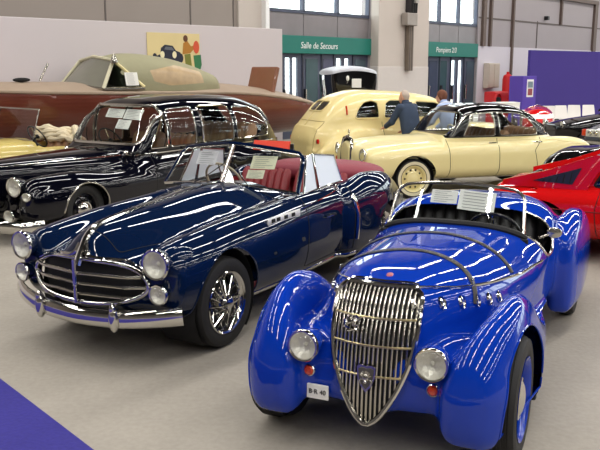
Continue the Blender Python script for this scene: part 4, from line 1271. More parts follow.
def build_black_saloon():
    root = thing('limousine_car', 'long black saloon with chrome-framed windows behind the navy cabriolet', 'car', (-3.44, 10.46, 0), R(-122.5))
    P = M['p_black']
    w_h = spl((.85, .55), (.6, .70), (.1, .80), (-.8, .86), (-3.4, .88), (-4.4, .80), (-5.2, .62), (-5.6, .45))
    zt_h = spl((.85, .52), (.5, .66), (0, .72), (-.8, .82), (-1.4, .93), (-4.0, .95), (-4.8, .88), (-5.3, .76), (-5.6, .6))
    def f_hull(x, y, z): return loft(x, y, z, -5.6, .75, w_h, .24, .58, zt_h, spl((.8, 2.6), (-1.5, 3.6), (-5.5, 2.6)), 3.4, k=.1)
    def f_hood(x, y, z): return loft(x, y, z, -1.35, .92, spl((.95, .25), (.4, .36), (-.5, .52), (-1.3, .70)), .4, .72, spl((.95, .97), (.5, .99), (-.6, 1.02), (-1.3, 1.04)), spl((.95, 3.), (-1.2, 2.6)), 4, k=.05)
    def f_fen(x, y, z): return loft(x, np.abs(y), z, -1.9, .82, spl((.85, .13), (.5, .20), (0, .24), (-.9, .2), (-1.9, .08)), .24, .55, spl((.85, .72), (.6, .80), (.1, .82), (-.6, .76), (-1.3, .68), (-1.9, .6)), 2.1, 3., cy=spl((.85, .60), (0, .64), (-1.9, .72)), k=.14)
    def f_rf(x, y, z): return loft(x, np.abs(y), z, -5.2, -2.75, spl((-2.7, .08), (-3.5, .22), (-5., .12)), .26, .55, spl((-2.7, .5), (-3.1, .74), (-3.6, .84), (-4.4, .76), (-5.1, .5)), 2.2, 3., cy=.68, k=.1)
    def f_low(x, y, z): return smin(smin(smin(f_hull(x, y, z), f_hood(x, y, z), .05), f_fen(x, y, z), .06), f_rf(x, y, z), .06)
    zt_c = spl((-1.0, .98), (-1.14, 1.10), (-1.5, 1.60), (-1.72, 1.675), (-2.5, 1.72), (-3.6, 1.68), (-4.2, 1.57), (-4.6, 1.27), (-4.82, .92))
    def f_cab(x, y, z): return loft(x, y, z, -4.82, -1.0, spl((-1., .72), (-1.6, .76), (-3.4, .78), (-4.3, .70), (-4.82, .5)), .7, .9, zt_c, spl((-1, 4.), (-2, 3.4), (-4.8, 2.7)), k=.02)
    f = lambda x, y, z: smin(f_low(x, y, z), f_cab(x, y, z), .05)
    rest = snet(f, (-5.8, -1.0, .15), (1.05, 1.0, 1.8), .035)
    for cx in (0, -3.55):
        _, rest = clip(*rest, lambda x, y, z: np.maximum(arch_sd(x, z, cx, .33, .345), .45 - np.abs(y)))
    A = lambda poly: (lambda x, y, z: np.maximum(poly_sd(x, z, poly), .3 - np.abs(y)))
    ws = lambda x, y, z: np.maximum(rrect(y, z, -.68, .68, 1.06, 1.585, .09), -1.62 - x)
    rw = lambda x, y, z: np.maximum(rrect(y, z, -.48, .48, 1.12, 1.48, .12), x + 4.1)
    rest = glaze(root, f, rest, [('windscreen', ws, None), ('rear_window', rw, None)], M['glass'], M['chrome_soft'], .024)
    for s in (1, -1):
        for nm, poly in (('vent_window', [(-1.30, 1.0), (-1.60, 1.47), (-1.65, 1.47), (-1.66, 1.0)]), ('front_window', [(-1.71, 1.0), (-1.70, 1.50), (-1.76, 1.53), (-2.28, 1.55), (-2.28, 1.0)]), ('rear_side_window', [(-2.45, 1.0), (-2.43, 1.55), (-3.1, 1.55), (-3.2, 1.50), (-3.2, 1.0)]), ('quarter_window', [(-3.30, 1.0), (-3.29, 1.51), (-3.8, 1.49), (-4.1, 1.38), (-4.28, 1.15), (-4.24, 1.0)])):
            w_ = A(poly); rest = glaze(root, f, rest, [(nm, lambda x, y, z: np.maximum(w_(x, y, z), -s * y), None)], M['glass'], M['chrome'], .013)
    roof, rest = clip(*rest, lambda x, y, z: np.maximum(.99 - z, np.maximum(f_cab(x, y, z) - f_low(x, y, z), x + 1.05)))
    surf('roof', f, roof, P, root)
    hood, rest = clip(*rest, lambda x, y, z: np.maximum(np.maximum(f_hood(x, y, z) - np.minimum(f_fen(x, y, z), f_hull(x, y, z)), .80 - z), np.maximum(-1.05 - x, x - .88)))
    surf('hood', f, hood, P, root); surf('body', f, rest, P, root)
    for s in (1, -1):
        for pts in ([(-1.28, .98), (-1.28, .5), (-1.28, .28)], [(-2.37, .98), (-2.37, .28)], [(-3.25, .98), (-3.1, .8), (-2.9, .35)]): seam(root, f, pts, s)
        V2, n2 = side_line(f, [(.85, .915), (.3, .92), (-.6, .925), (-1.3, .93), (-2.3, .94), (-3.8, .925), (-4.6, .89)], s, .004)
        g = G(); g.tube(V2, .012, M['chrome'], seg=6); g.build('waist_trim', root)
        for x in (-2.15, -3.0):
            V2, n2 = side_line(f, [(x, .87), (x - .15, .872)], s, .022); g = G(); g.tube(V2, .013, M['chrome'], seg=6); g.build('door_handle', root)
        V2, n2 = side_line(f, [(-1.0, .95), (-1.08, .95)], s, .03); g = G(); g.ellipsoid(V2[0], (.05, .03, .04), M['chrome'], 12, 8); g.tube([V2[0], V2[-1]], .02, M['chrome']); g.build('side_lamp', root)
        g = G(); P2 = []
        for q in np.linspace(-.1 * PI, 1.1 * PI, 36):
            x, z = .352 * math.cos(q), .33 + .352 * math.sin(q); y = find_y(f, x, z)
            if y and z > .3: P2.append((x, s * y, z))
        g.tube(P2, .012, M['chrome_soft'], seg=6); g.build('arch_trim', root)
        for cx in (0, -3.55):
            wheel_well(root, cx, .33, s * .55, s * .8, .33); wheel(root, cx, s * .74, .325, .17, 'disc', s, rim_m=M['p_black'])
        x0 = find_x(f, s * .55, .70) or .8
        headlamp('headlamp', root, (.85, s * .52, .70), (1, s * .05, 0), .115, .22, P)
        headlamp('fog_lamp', root, (.93, s * .50, .345), (1, s * .05, 0), .082, .14, M['chrome'])
        headlamp('side_lamp', root, ((find_x(f, s * .70, .585) or .7) + .03, s * .70, .585), (1, s * .25, 0), .055, .10, M['chrome'])
    F = frame_of((.93, 0, 0), (0, 1, 0), (-.02, 0, 1))
    pr = [(-.27, .42), (-.27, .98), (-.2, 1.03), (0, 1.07), (.2, 1.03), (.27, .98), (.27, .42)]
    g = G(); g.prism(pr, .04, M['dark'], F); rg = g.build('radiator_grille', root)
    g = G(); g.tube([F @ Vector((a, b, .04)) for a, b in pr], .03, M['chrome'], closed=True, seg=8); g.build('radiator_shell', rg)
    for i in range(-5, 6):
        g = G(); g.box(F @ Vector((i * .045, .70, .05)), (.02, .012, .52), M['chrome'], .002); g.build('grille_bar', rg)
    for x, w_, sg in ((1.06, .84, 1), (-5.66, .8, -1)):
        g = G(); g.tube([(x - sg * .35, -w_ - .02, .225), (x - sg * .1, -w_ * .88, .225), (x, -.3, .225), (x, .3, .225), (x - sg * .1, w_ * .88, .225), (x - sg * .35, w_ + .02, .225)], 1., M['chrome'], flat=(.075, .03), up=(0, 0, 1), seg=10); g.build('bumper', root)
    for y in (-.36, .36): seat(root, -2.05, y, .62, M['tan'], .58, .52)
    seat(root, -3.6, 0, 1.25, M['tan'], .6, .58, ribs=7, name='rear_seat')
    steering_wheel(root, (-1.62, -.36, 1.04), (-.85, 0, .5), .22, M['blackplastic'])
    g = G(); g.box((-2.8, 0, .5), (3.0, 1.4, .04), M['dark'], 0); g.box((-1.34, 0, .94), (.12, 1.3, .16), mat('walnut', (96, 60, 36), .3, coat=.6), .03); g.build('cabin_floor', root)
    for y in (-.28, .28):
        g = G(); g.tube([(-1.10, y, 1.04), (-1.16, y - .1, 1.14), (-1.25, y - .18, 1.26)], .007, M['chrome'], seg=5); g.build('wiper', root)
    return root, f
black_saloon, f_black = build_black_saloon()

YPOSE = (3.72, 17.28, 25.)
def build_yellow_saloon():
    root = thing('fastback_car', 'ivory yellow pre-war saloon seen from behind with a small rear window', 'car', (YPOSE[0], YPOSE[1], 0), R(YPOSE[2]))
    P = M['p_yellow']
    def f_hull(x, y, z): return loft(x, y, z, -4.15, .6, spl((.6, .4), (-.4, .62), (-1.2, .76), (-2.8, .80), (-3.6, .72), (-4.15, .50)), .28, .66, spl((.6, .95), (-.6, 1.02), (-1.2, 1.08), (-3.1, 1.10), (-3.7, 1.10), (-4.0, 1.02), (-4.15, .85)), 2.9, 3.2, k=.14)
    def f_cab(x, y, z): return loft(x, y, z, -4.0, -.75, spl((-.75, .55), (-1.2, .70), (-2.8, .74), (-3.5, .67), (-4.0, .5)), .6, .95, spl((-.75, 1.02), (-1.0, 1.42), (-1.3, 1.57), (-2.2, 1.675), (-2.9, 1.70), (-3.3, 1.63), (-3.6, 1.48), (-3.85, 1.22), (-4.0, 1.0)), 2.8, k=.02)
    def f_rf(x, y, z): return loft(x, np.abs(y), z, -4.1, -2.4, spl((-2.4, .06), (-3.0, .16), (-3.5, .17), (-4.1, .08)), .26, .55, spl((-2.4, .5), (-2.8, .82), (-3.2, .95), (-3.7, .82), (-4.1, .55)), 2.2, 3, cy=.74, k=.08)
    def f_ff(x, y, z): return loft(x, np.abs(y), z, -1.3, .55, spl((.6, .12), (0, .19), (-1.3, .06)), .25, .5, spl((.6, .5), (.2, .82), (-.2, .84), (-1.3, .35)), 2.2, 3, cy=.66, k=.1)
    f_low = lambda x, y, z: smin(smin(f_hull(x, y, z), f_rf(x, y, z), .10), f_ff(x, y, z), .06)
    f = lambda x, y, z: smin(f_low(x, y, z), f_cab(x, y, z), .08)
    rest = snet(f, (-4.3, -1.0, .15), (.8, 1.0, 1.8), .04)
    _, rest = clip(*rest, lambda x, y, z: np.maximum(arch_sd(x, z, 0, .36, .4), .5 - np.abs(y)))
    A = lambda poly: (lambda x, y, z: np.maximum(poly_sd(x, z, poly), .3 - np.abs(y)))
    rest = glaze(root, f, rest, [('windscreen', lambda x, y, z: np.maximum(rrect(y, z, -.55, .55, 1.14, 1.46, .1), -1.25 - x), None), ('rear_window', lambda x, y, z: np.maximum(rrect(y, z, -.31, .31, 1.30, 1.49, .08), x + 3.2), None)], M['glass_dark'], P, .018)
    for s in (1, -1):
        for nm, poly in (('rear_side_window', [(-2.74, 1.17), (-2.74, 1.47), (-2.86, 1.51), (-3.04, 1.48), (-3.18, 1.36), (-3.26, 1.21), (-3.24, 1.17)]), ('front_window', [(-1.98, 1.16), (-1.99, 1.46), (-2.1, 1.50), (-2.45, 1.51), (-2.58, 1.45), (-2.64, 1.2), (-2.62, 1.16)]), ('door_window', [(-1.05, 1.16), (-1.22, 1.40), (-1.35, 1.45), (-1.85, 1.48), (-1.88, 1.16)])):
            w_ = A(poly); rest = glaze(root, f, rest, [(nm, lambda x, y, z: np.maximum(w_(x, y, z), -s * y), None)], M['glass_dark'], P, .016)
    roof, rest = clip(*rest, lambda x, y, z: 1.12 - z + 0 * x)
    surf('roof', f, roof, P, root)
    trunk, rest = clip(*rest, lambda x, y, z: np.maximum(np.maximum(np.abs(y) - .52, x + 3.5), .45 - z))
    t_ = surf('trunk_lid', f, trunk, P, root); surf('body', f, rest, P, root)
    g = G(); edge_tubes(g, *trunk, .006, mat('ochre_seam', (150, 126, 70), .6), it=0); g.build('trunk_gap', t_)
    V2, n2 = on_surf(f, [(-3.45 - .1 * i, 0, 1.45 - .14 * i) for i in range(6)], .004); g = G(); g.tube(V2, .008, P, seg=6); g.build('centre_bead', t_)
    for s in (1, -1):
        for pts in ([(-1.0, 1.08), (-1.0, .32)], [(-1.93, 1.1), (-1.93, .32)], [(-2.69, 1.1), (-2.6, .32)]): seam(root, f, pts, s)
        V2, n2 = side_line(f, [(-1.8, 1.04), (-1.65, 1.04)], s, .02); g = G(); g.tube(V2, .012, M['chrome'], seg=6); g.build('door_handle', root)
        V2, n2 = side_line(f, [(-3.40, 1.40), (-3.42, 1.24)], s, .012); g = G(); g.tube(V2, .018, M['amber'], seg=6); g.build('turn_arm', root)
        wheel(root, 0, s * .68, .35, .15, 'disc', s, rim_m=P); wheel(root, -3.2, s * .66, .35, .15, 'disc', s, rim_m=P)
        xr = -3.6
        g = G(); g.lathe([(.05, 0), (.045, .03), (.001, .04)], M['redlens'], o=(-4.0, s * .60, .75), axis=(-1, 0, 0), seg=14); g.build('tail_lamp', root)
    g = G(); g.tube([(-3.9, -.8, .42), (-4.15, -.6, .42), (-4.22, 0, .42), (-4.15, .6, .42), (-3.9, .8, .42)], 1., M['chrome'], flat=(.06, .025), up=(0, 0, 1), seg=8); g.build('bumper', root)
    seat(root, -1.8, 0, 1.2, M['tan'], .55, .58, ribs=5); seat(root, -2.75, 0, 1.15, M['tan'], .5, .58, ribs=5, name='rear_seat')
    steering_wheel(root, (-1.42, .34, 1.12), (-.85, 0, .5), .2, M['blackplastic'])
    return root
yellow_saloon = build_yellow_saloon()
# ------------------------------------------------------------------ low red sports car at the right edge
def build_red():
    root = thing('sports_car', 'low red wedge-shaped sports car with a black triangular rear quarter panel', 'car', (5.17, 8.2, 0), R(-30))
    P = M['p_red']
    def f_hull(x, y, z): return loft(x, y, z, -2.98, .95, spl((.95, .6), (.4, .82), (-1, .86), (-2.6, .87), (-3., .82)), .20, .52, spl((.95, .5), (.2, .72), (-.6, .82), (-1.6, .85), (-2.4, .83), (-2.98, .80)), 4.2, 3., k=.05)
    def f_cab(x, y, z): return loft(x, y, z, -2.5, -.5, spl((-.5, .68), (-1.2, .70), (-1.9, .69), (-2.5, .66)), .6, .78, spl((-.5, .80), (-1.1, 1.12), (-1.4, 1.19), (-1.8, 1.18), (-2.1, 1.06), (-2.5, .84)), 3.4, k=.03)
    f = lambda x, y, z: smin(f_hull(x, y, z), f_cab(x, y, z), .03)
    rest = snet(f, (-3.1, -.95, .12), (1.05, .95, 1.2), .03)
    for cx in (0, -2.40):
        _, rest = clip(*rest, lambda x, y, z: np.maximum(arch_sd(x, z, cx, .32, .355), .5 - np.abs(y)))
    specs = [('windscreen', lambda x, y, z: np.maximum(rrect(y, z, -.62, .62, .85, 1.10, .06), -1.12 - x), M['blackplastic']), ('rear_window', lambda x, y, z: np.maximum(rrect(y, z, -.52, .52, .90, 1.05, .05), x + 1.95), M['blackplastic'])]
    rest = glaze(root, f, rest, specs, M['glass_dark'], M['blackplastic'], .012)
    for s in (1, -1):
        rest = glaze(root, f, rest, [('side_window', lambda x, y, z: np.maximum(np.maximum(poly_sd(x, z, [(-.75, .87), (-1.2, 1.07), (-1.74, 1.09), (-1.88, .84)]), .3 - s * y), -9 - x), M['blackplastic'])], M['glass_dark'], M['blackplastic'], .010)
    roof, rest = clip(*rest, lambda x, y, z: np.maximum(1.12 - z, np.abs(x + 1.5) - .5))
    surf('roof', f, roof, M['p_dark'], root, 'black removable roof'); surf('body', f, rest, P, root)
    for s in (1, -1):
        # flying buttress from the roof to the tail with its black triangular infill
        a = lambda x, z, o=0: (x, s * (.70 + o) - s * .02, z)
        tri = [(-2.09, .855), (-2.0, 1.045), (-2.52, .875)]
        g = G(); g.prism([(-1.92, .84), (-1.72, 1.18), (-1.86, 1.19), (-2.36, 1.0), (-2.86, .86), (-2.86, .80), (-1.92, .80)], .05, P, frame_of((0, s * .70 + .025, 0), (1, 0, 0), (0, 0, 1))); bt = g.build('buttress', root)
        yo = s * .70 + (.028 if s > 0 else -.028)
        g = G(); g.prism(tri, .012, mat('black_louvre_panel%d' % (s + 1), (34, 36, 48), .35, var=.15), frame_of((0, yo + .006, 0), (1, 0, 0), (0, 0, 1)))
        for i in range(5):
            t = .15 + .16 * i; z0_ = .868; z1_ = .868 + (.95 - t) * .15
            g.tube([(-2.05 - .46 * t, yo + s * .008, z0_), (-2.03 - .46 * t, yo + s * .008, z1_)], .006, M['dark'], seg=4)
        g.build('quarter_panel', bt, 'black triangular quarter panel')
        seam(root, f, [(-.65, .80), (-.7, .30)], s); seam(root, f, [(-1.78, .83), (-1.82, .60), (-1.78, .28)], s)
        seam(root, f, [(.6, .56), (-2.95, .60)], s, 'body_crease', mat('dark_red_seam%d' % (s + 1), (120, 10, 12), .5), .006)
        V2, n2 = side_line(f, [(-1.6, .66), (-1.7, .66)], s, .006); g = G(); g.tube(V2, .014, M['p_dark'], seg=6); g.build('door_handle', root)
        for cx in (0, -2.40):
            wheel_well(root, cx, .32, s * .5, s * .82, .34); wheel(root, cx, s * .74, .315, .20, 'disc', s, rim_m=M['chrome_soft'], cap_m=M['chrome_soft'])
        g = G(); g.lathe([(.07, 0), (.06, .015), (.001, .02)], M['redlens'], o=(-2.985, s * .62, .66), axis=(-1, 0, 0), seg=16); g.build('tail_lamp', root)
    g = G(); g.box((-2.5, 0, .845), (.5, .9, .02), M['p_dark'], .005)
    for i in range(6): g.box((-2.3 - i * .08, 0, .86), (.04, .86, .012), M['blackplastic'], .003)
    g.build('engine_grille', root)
    g = G(); g.box((-2.97, 0, .40), (.1, 1.6, .12), M['blackplastic'], .03); g.build('bumper', root)
    for y in (-.34, .34): seat(root, -1.45, y, .5, M['leather_black'], .5, .38)
    steering_wheel(root, (-1.05, .34, .82), (-.85, 0, .45), .17, M['blackplastic'])
    return root
red_car = build_red()

# ------------------------------------------------------------------ mahogany motor boat on its cradle
def build_boat():
    BX, BY, BA = .16, 18.72, 222.8
    root = thing('motor_boat', 'varnished mahogany motor boat with a grey-green canvas cuddy along the white partition', 'boat', (BX, BY, 0), R(BA))
    wood = mat('varnished_mahogany', (112, 56, 44), .3, coat=.7, var=.22, scale=2.5)
    m, nt, b = wood, wood.node_tree, wood.node_tree.nodes['Principled BSDF']
    wv = nt.nodes.new('ShaderNodeTexWave'); wv.wave_type = 'BANDS'; wv.bands_direction = 'Z'; wv.inputs['Scale'].default_value = 5; wv.inputs['Distortion'].default_value = .6
    bp = nt.nodes.new('ShaderNodeBump'); bp.inputs['Strength'].default_value = .15; bp.inputs['Distance'].default_value = .01
    tcn = [n for n in nt.nodes if n.type == 'TEX_COORD'][0]
    nt.links.new(tcn.outputs['Object'], wv.inputs['Vector']); nt.links.new(wv.outputs['Fac'], bp.inputs['Height']); nt.links.new(bp.outputs['Normal'], b.inputs['Normal'])
    deckm = mat('weathered_grey_deck', (158, 138, 118), .6, var=.12, scale=3)
    canvas = mat('grey_green_canvas', (150, 146, 116), .85, var=.12, scale=3, bump=.3, bscale=12)
    sheer = spl((0, 1.26), (.6, 1.38), (1.6, 1.54), (3., 1.66), (5., 1.69), (7., 1.74), (9.2, 1.86))
    beam = spl((0, .62), (.5, .82), (2., .98), (4.5, 1.0), (7, .84), (8.4, .45), (9.2, .05))
    keel = spl((0, .72), (4, .62), (7.5, .66), (9.2, 1.35))
    def f(x, y, z): return loft(x, y, z, .05, 9.15, beam, keel, lambda q: sheer(q) - .06, sheer, spl((0, 6), (9, 6)), spl((0, 2.2), (9, 1.4)), k=.12, k0=.18)
    V, T = snet(f, (-.1, -1.1, .5), (9.3, 1.1, 1.95), .06)
    deckp, hull = clip(V, T, lambda x, y, z: sheer(x) - .035 - z)
    surf('hull', f, hull, wood, root)
    # cambered deck
    xs = np.linspace(.05, 9.1, 40)
    g = G(); g.grid([[(x, u * float(beam(x)) * .99, float(sheer(x)) - .02 + .20 * float(beam(x)) * (1 - u * u)) for u in np.linspace(-1, 1, 11)] for x in xs], deckm); dk = g.build('deck', root)
    for s in (1, -1):
        g = G(); g.tube([(x, s * float(beam(x)) * .995, float(sheer(x)) - .02) for x in xs], .03, deckm, seg=6); g.build('rub_rail', root)
    # cuddy windscreen and canvas
    def pt(x, y, z): return (x, y, z)
    WX = 5.75
    g = G()
    frp = [(WX, -.85, 1.76), (WX - .35, -.62, 2.26), (WX - .30, 0, 2.33), (WX - .35, .62, 2.26), (WX, .85, 1.76)]
    g.tube(frp, .035, mat('pale_frame', (206, 200, 170), .5), seg=8); g.tube([(WX, -.85, 1.76), (WX + .35, 0, 1.84), (WX, .85, 1.76)], .03, M['chrome_soft'], seg=8)
    for s in (1, -1):
        g.tube([(WX, s * .85, 1.76), (WX - .8, s * .92, 1.76)], .03, M['chrome_soft'], seg=6)
        g.tube([(WX - .35, s * .62, 2.26), (WX - .8, s * .92, 1.78)], .03, M['p_cream'], seg=6)
    wf = g.build('windscreen_frame', root)
    g = G(); g.grid([[(WX, -.83, 1.78), (WX + .3, 0, 1.86), (WX, .83, 1.78)], [(WX - .35, -.60, 2.25), (WX - .28, 0, 2.31), (WX - .35, .60, 2.25)]], mat('dull_grey_perspex', (120, 118, 106), .25, var=.25, scale=2))
    g.build('windscreen_glass', wf)
    for s in (1, -1):
        g = G(); g.grid([[(WX - .02, s * .85, 1.78), (WX - .78, s * .92, 1.78)], [(WX - .36, s * .62, 2.24), (WX - .40, s * .64, 2.2)]], M['glass_dark']); g.build('side_glass', wf)
    def f_can(x, y, z): return loft(x, y, z, WX - 2.65, WX - .38, spl((WX - 2.65, .78), (WX - 1.5, .90), (WX - .38, .80)), 1.5, 1.72, spl((WX - 2.65, 2.04), (WX - 2.2, 2.20), (WX - 1.6, 2.34), (WX - .9, 2.40), (WX - .38, 2.30)), 2.6, k=.05)
    VT = snet(f_can, (WX - 3.5, -1.05, 1.62), (WX - .2, 1.05, 2.55), .05)
    side, VT = clip(*VT, lambda x, y, z: np.maximum(poly_sd(x, z, [(WX - 1.05, 1.88), (WX - 1.0, 2.08), (WX - 1.6, 2.18), (WX - 2.2, 2.06), (WX - 2.2, 1.84), (WX - 1.4, 1.80)]), .3 - np.abs(y)))
    cn = surf('canvas_top', f_can, VT, canvas, root, 'grey-green canvas top')
    surf('canvas_window', f_can, side, mat('tan_plastic_window', (176, 150, 112), .35, var=.3, scale=7), cn, 'wrinkled tan plastic window')
    # fittings
    g = G(); g.tube([(6.62, .2, 1.9), (6.45, .2, 2.2)], .02, M['chrome_soft']); g.ellipsoid((6.95, .2, 1.92), (.16, .06, .04), M['dark'], 12, 8); g.build('mast_lamp', root)
    g = G(); g.lathe([(.06, 0), (.07, .04), (.05, .1), (.02, .16), (.001, .17)], M['chrome_soft'], o=(WX - .3, .74, 2.2), seg=12); g.build('horn', root)
    # raised hatch on the after deck
    g = G(); g.box((1.55, .25, 1.86), (.10, .86, .60), mat('brown_hatch', (132, 84, 60), .4, coat=.5, var=.12), .03, rot=Matrix.Rotation(R(-16), 4, 'Y')); h = g.build('raised_hatch', root, 'brown hatch cover standing open')
    g = G(); g.tube([(1.65, .45, 1.6), (1.5, .4, 1.8)], .015, M['chrome_soft']); g.build('hatch_stay', h)
    for x in (.7, 2.0):
        g = G(); g.tube([(x - .1, .55, float(sheer(x)) + .05), (x + .1, .55, float(sheer(x)) + .05)], .02, M['chrome'], seg=6); g.lathe([(.03, 0), (.02, .05)], M['chrome'], o=(x, .55, float(sheer(x))), seg=10); g.build('deck_cleat', root)
    # cradle
    cr = thing('boat_cradle', 'dark steel cradle carrying the mahogany boat', 'cradle', (BX, BY, 0), R(BA))
    for x in (1.6, 4.2, 6.8):
        g = G(); kz = float(keel(x))
        for s in (1, -1):
            g.box((x, s * .6, kz / 2 + .02), (.1, .1, kz + .02), m_steel, .01)
        g.box((x, 0, .05), (.12, 1.6, .1), m_steel, .01); g.box((x, 0, kz - .05), (.14, 1.4, .08), m_steel, .01)
        g.build('cradle_frame', cr)
    return root
boat = build_boat()

# ------------------------------------------------------------------ pale yellow roadster at the left edge
def build_small_roadster():
    root = thing('open_tourer_car', 'pale yellow old roadster with raised windscreen at the left edge', 'car', (-4.97, 11.43, 0), R(-128))
    P = M['p_mustard']
    def f(x, y, z):
        h = loft(x, y, z, -2.4, .55, spl((.55, .25), (0, .36), (-.9, .54), (-1.7, .56), (-2.2, .45), (-2.4, .3)), .32, .62, spl((.55, .95), (-.9, 1.06), (-1.3, 1.05), (-1.8, 1.0), (-2.2, .85), (-2.4, .6)), 2.8, 3, k=.08)
        a = loft(x, np.abs(y), z, -1.1, .45, spl((.45, .1), (0, .14), (-1.1, .05)), .28, .5, spl((.45, .5), (0, .76), (-.5, .66), (-1.1, .34)), 2.2, 3, cy=.56, k=.08)
        b = loft(x, np.abs(y), z, -2.4, -1.3, spl((-1.3, .05), (-1.9, .12), (-2.4, .08)), .28, .5, spl((-1.3, .4), (-1.8, .74), (-2.1, .72), (-2.4, .45)), 2.2, 3, cy=.52, k=.08)
        return smin(h, smin(a, b, .03), .05)
    rest = snet(f, (-3.2, -.85, .2), (.7, .85, 1.2), .04)
    _, rest = clip(*rest, lambda x, y, z: np.maximum(rrect(x, y, -1.75, -1.05, -.46, .46, .12), .75 - z))
    surf('body', f, rest, P, root)
    g = G(); g.box((-1.5, 0, .5), (.9, .9, .04), M['dark'], 0); g.build('cockpit_floor', root)
    seat(root, -1.5, 0, .84, M['tan'], .5, .52, ribs=4)
    steering_wheel(root, (-1.2, .22, 1.08), (-.8, 0, .5), .19, M['blackplastic'])
    w_ = lambda y, t: (-.92 - .14 * t, y, 1.05 + .46 * t)
    g = G(); g.tube([w_(-.52, 0), w_(-.52, 1), w_(.52, 1), w_(.52, 0)], .014, M['chrome_soft'], closed=True, seg=6); fr = g.build('windscreen_frame', root)
    g = G(); g.grid([[w_(-.51, 0), w_(.51, 0)], [w_(-.51, 1), w_(.51, 1)]], M['glass']); g.build('windscreen_glass', fr)
    for s in (1, -1):
        g = G(); g.tube([(-.95, s * .52, 1.06), (-.96, s * .58, .98)], .016, M['dark'], seg=6); g.build('windscreen_bracket', root)
        wheel(root, 0, s * .58, .32, .13, 'disc', s, rim_m=P); wheel(root, -1.9, s * .52, .32, .13, 'disc', s, rim_m=P)
    # folded cream top
    cloth = mat('cream_hood_cloth', (222, 208, 176), .9, var=.1, scale=5, bump=.4, bscale=14)
    rnd = random.Random(3)
    g = G()
    for i in range(4):
        zz = 1.0 + i * .045; xx = -1.85 - i * .04
        pts = [(xx + .05 * math.cos(q * 3 + i) - .25 * (q / 1.2)**2 * 0 + .16 * abs(q), .46 * q, zz + .02 * math.sin(5 * q + i * 2)) for q in np.linspace(-1.25, 1.25, 17)]
        g.tube(pts, [.05 + .02 * math.sin(j * 1.7 + i) for j in range(17)], cloth, seg=8)
    g.build('folded_top', root, 'folded cream cloth top')
    return root
small_roadster = build_small_roadster()

# ------------------------------------------------------------------ tall black antique car by the doors
def build_antique():
    root = thing('antique_car', 'tall black antique car with a pale curved roof in front of the glass doors', 'car', (1.23, 21.3, 0), R(96))
    P = M['p_dark']
    def f(x, y, z): return smax(smax(loft(x, y, z, -1.3, 1.3, spl((-1.3, .60), (0, .68), (1.3, .60)), .6, 1.5, 2.2, 5., 4, k=.12), .62 - z, .05), z - (2.2 - .18 * (y / .8)**2 - .05 * (x / 1.3)**2), .04)
    f2 = lambda x, y, z: f(x, y / (1 - .16 * np.clip((2.1 - z) / .9, 0, 1)), z)
    rest = snet(f2, (-1.5, -1.0, .5), (1.5, 1.0, 2.3), .05)
    roof, rest = clip(*rest, lambda x, y, z: (2.06 - .16 * (y / .8)**2) - z)
    surf('roof', f2, roof, mat('pale_roof_fabric', (206, 208, 216), .5, var=.06), root, 'pale grey roof')
    for s in (1, -1):
        sw, rest = clip(*rest, lambda x, y, z: np.maximum(rrect(x, z, -.6, .75, 1.5, 1.95, .08), .3 - s * y)); surf('side_window', f2, sw, M['glass_dark'], root, off=-.01)
    surf('body', f2, rest, P, root)
    g = G(); g.box((-1.33, -.04, 1.76), (.03, .24, .22), M['paper'], .01); g.build('number_plate', root, 'white plate')
    g = G(); g.ellipsoid((-1.36, .19, 1.88), (.04, .04, .07), M['paper'], 12, 8); g.tube([(-1.3, .19, 1.76), (-1.36, .19, 1.84)], .015, M['chrome']); g.build('carriage_lamp', root, 'white carriage lamp')
    for s in (1, -1):
        for x in (-1.0, 1.75):
            wheel(root, x, s * .70, .38, .10, 'disc', s, rim_m=M['p_dark'])
        g = G(); g.tube([(x, s * .70, .42 + .42 * math.sin(q)) for x, q in [(-1.0 + .46 * math.cos(q), q) for q in np.linspace(.1, PI - .1, 12)]], 1., P, flat=(.02, .12), up=(0, 0, 1), seg=6); g.build('rear_mudguard', root)
    g = G(); g.box((1.85, 0, .95), (1.1, .62, .6), P, .1); g.build('hood', root)
    g = G(); g.box((.3, 0, .5), (3.1, .9, .14), M['dark'], .02); g.build('chassis', root)
    return root
antique = build_antique()

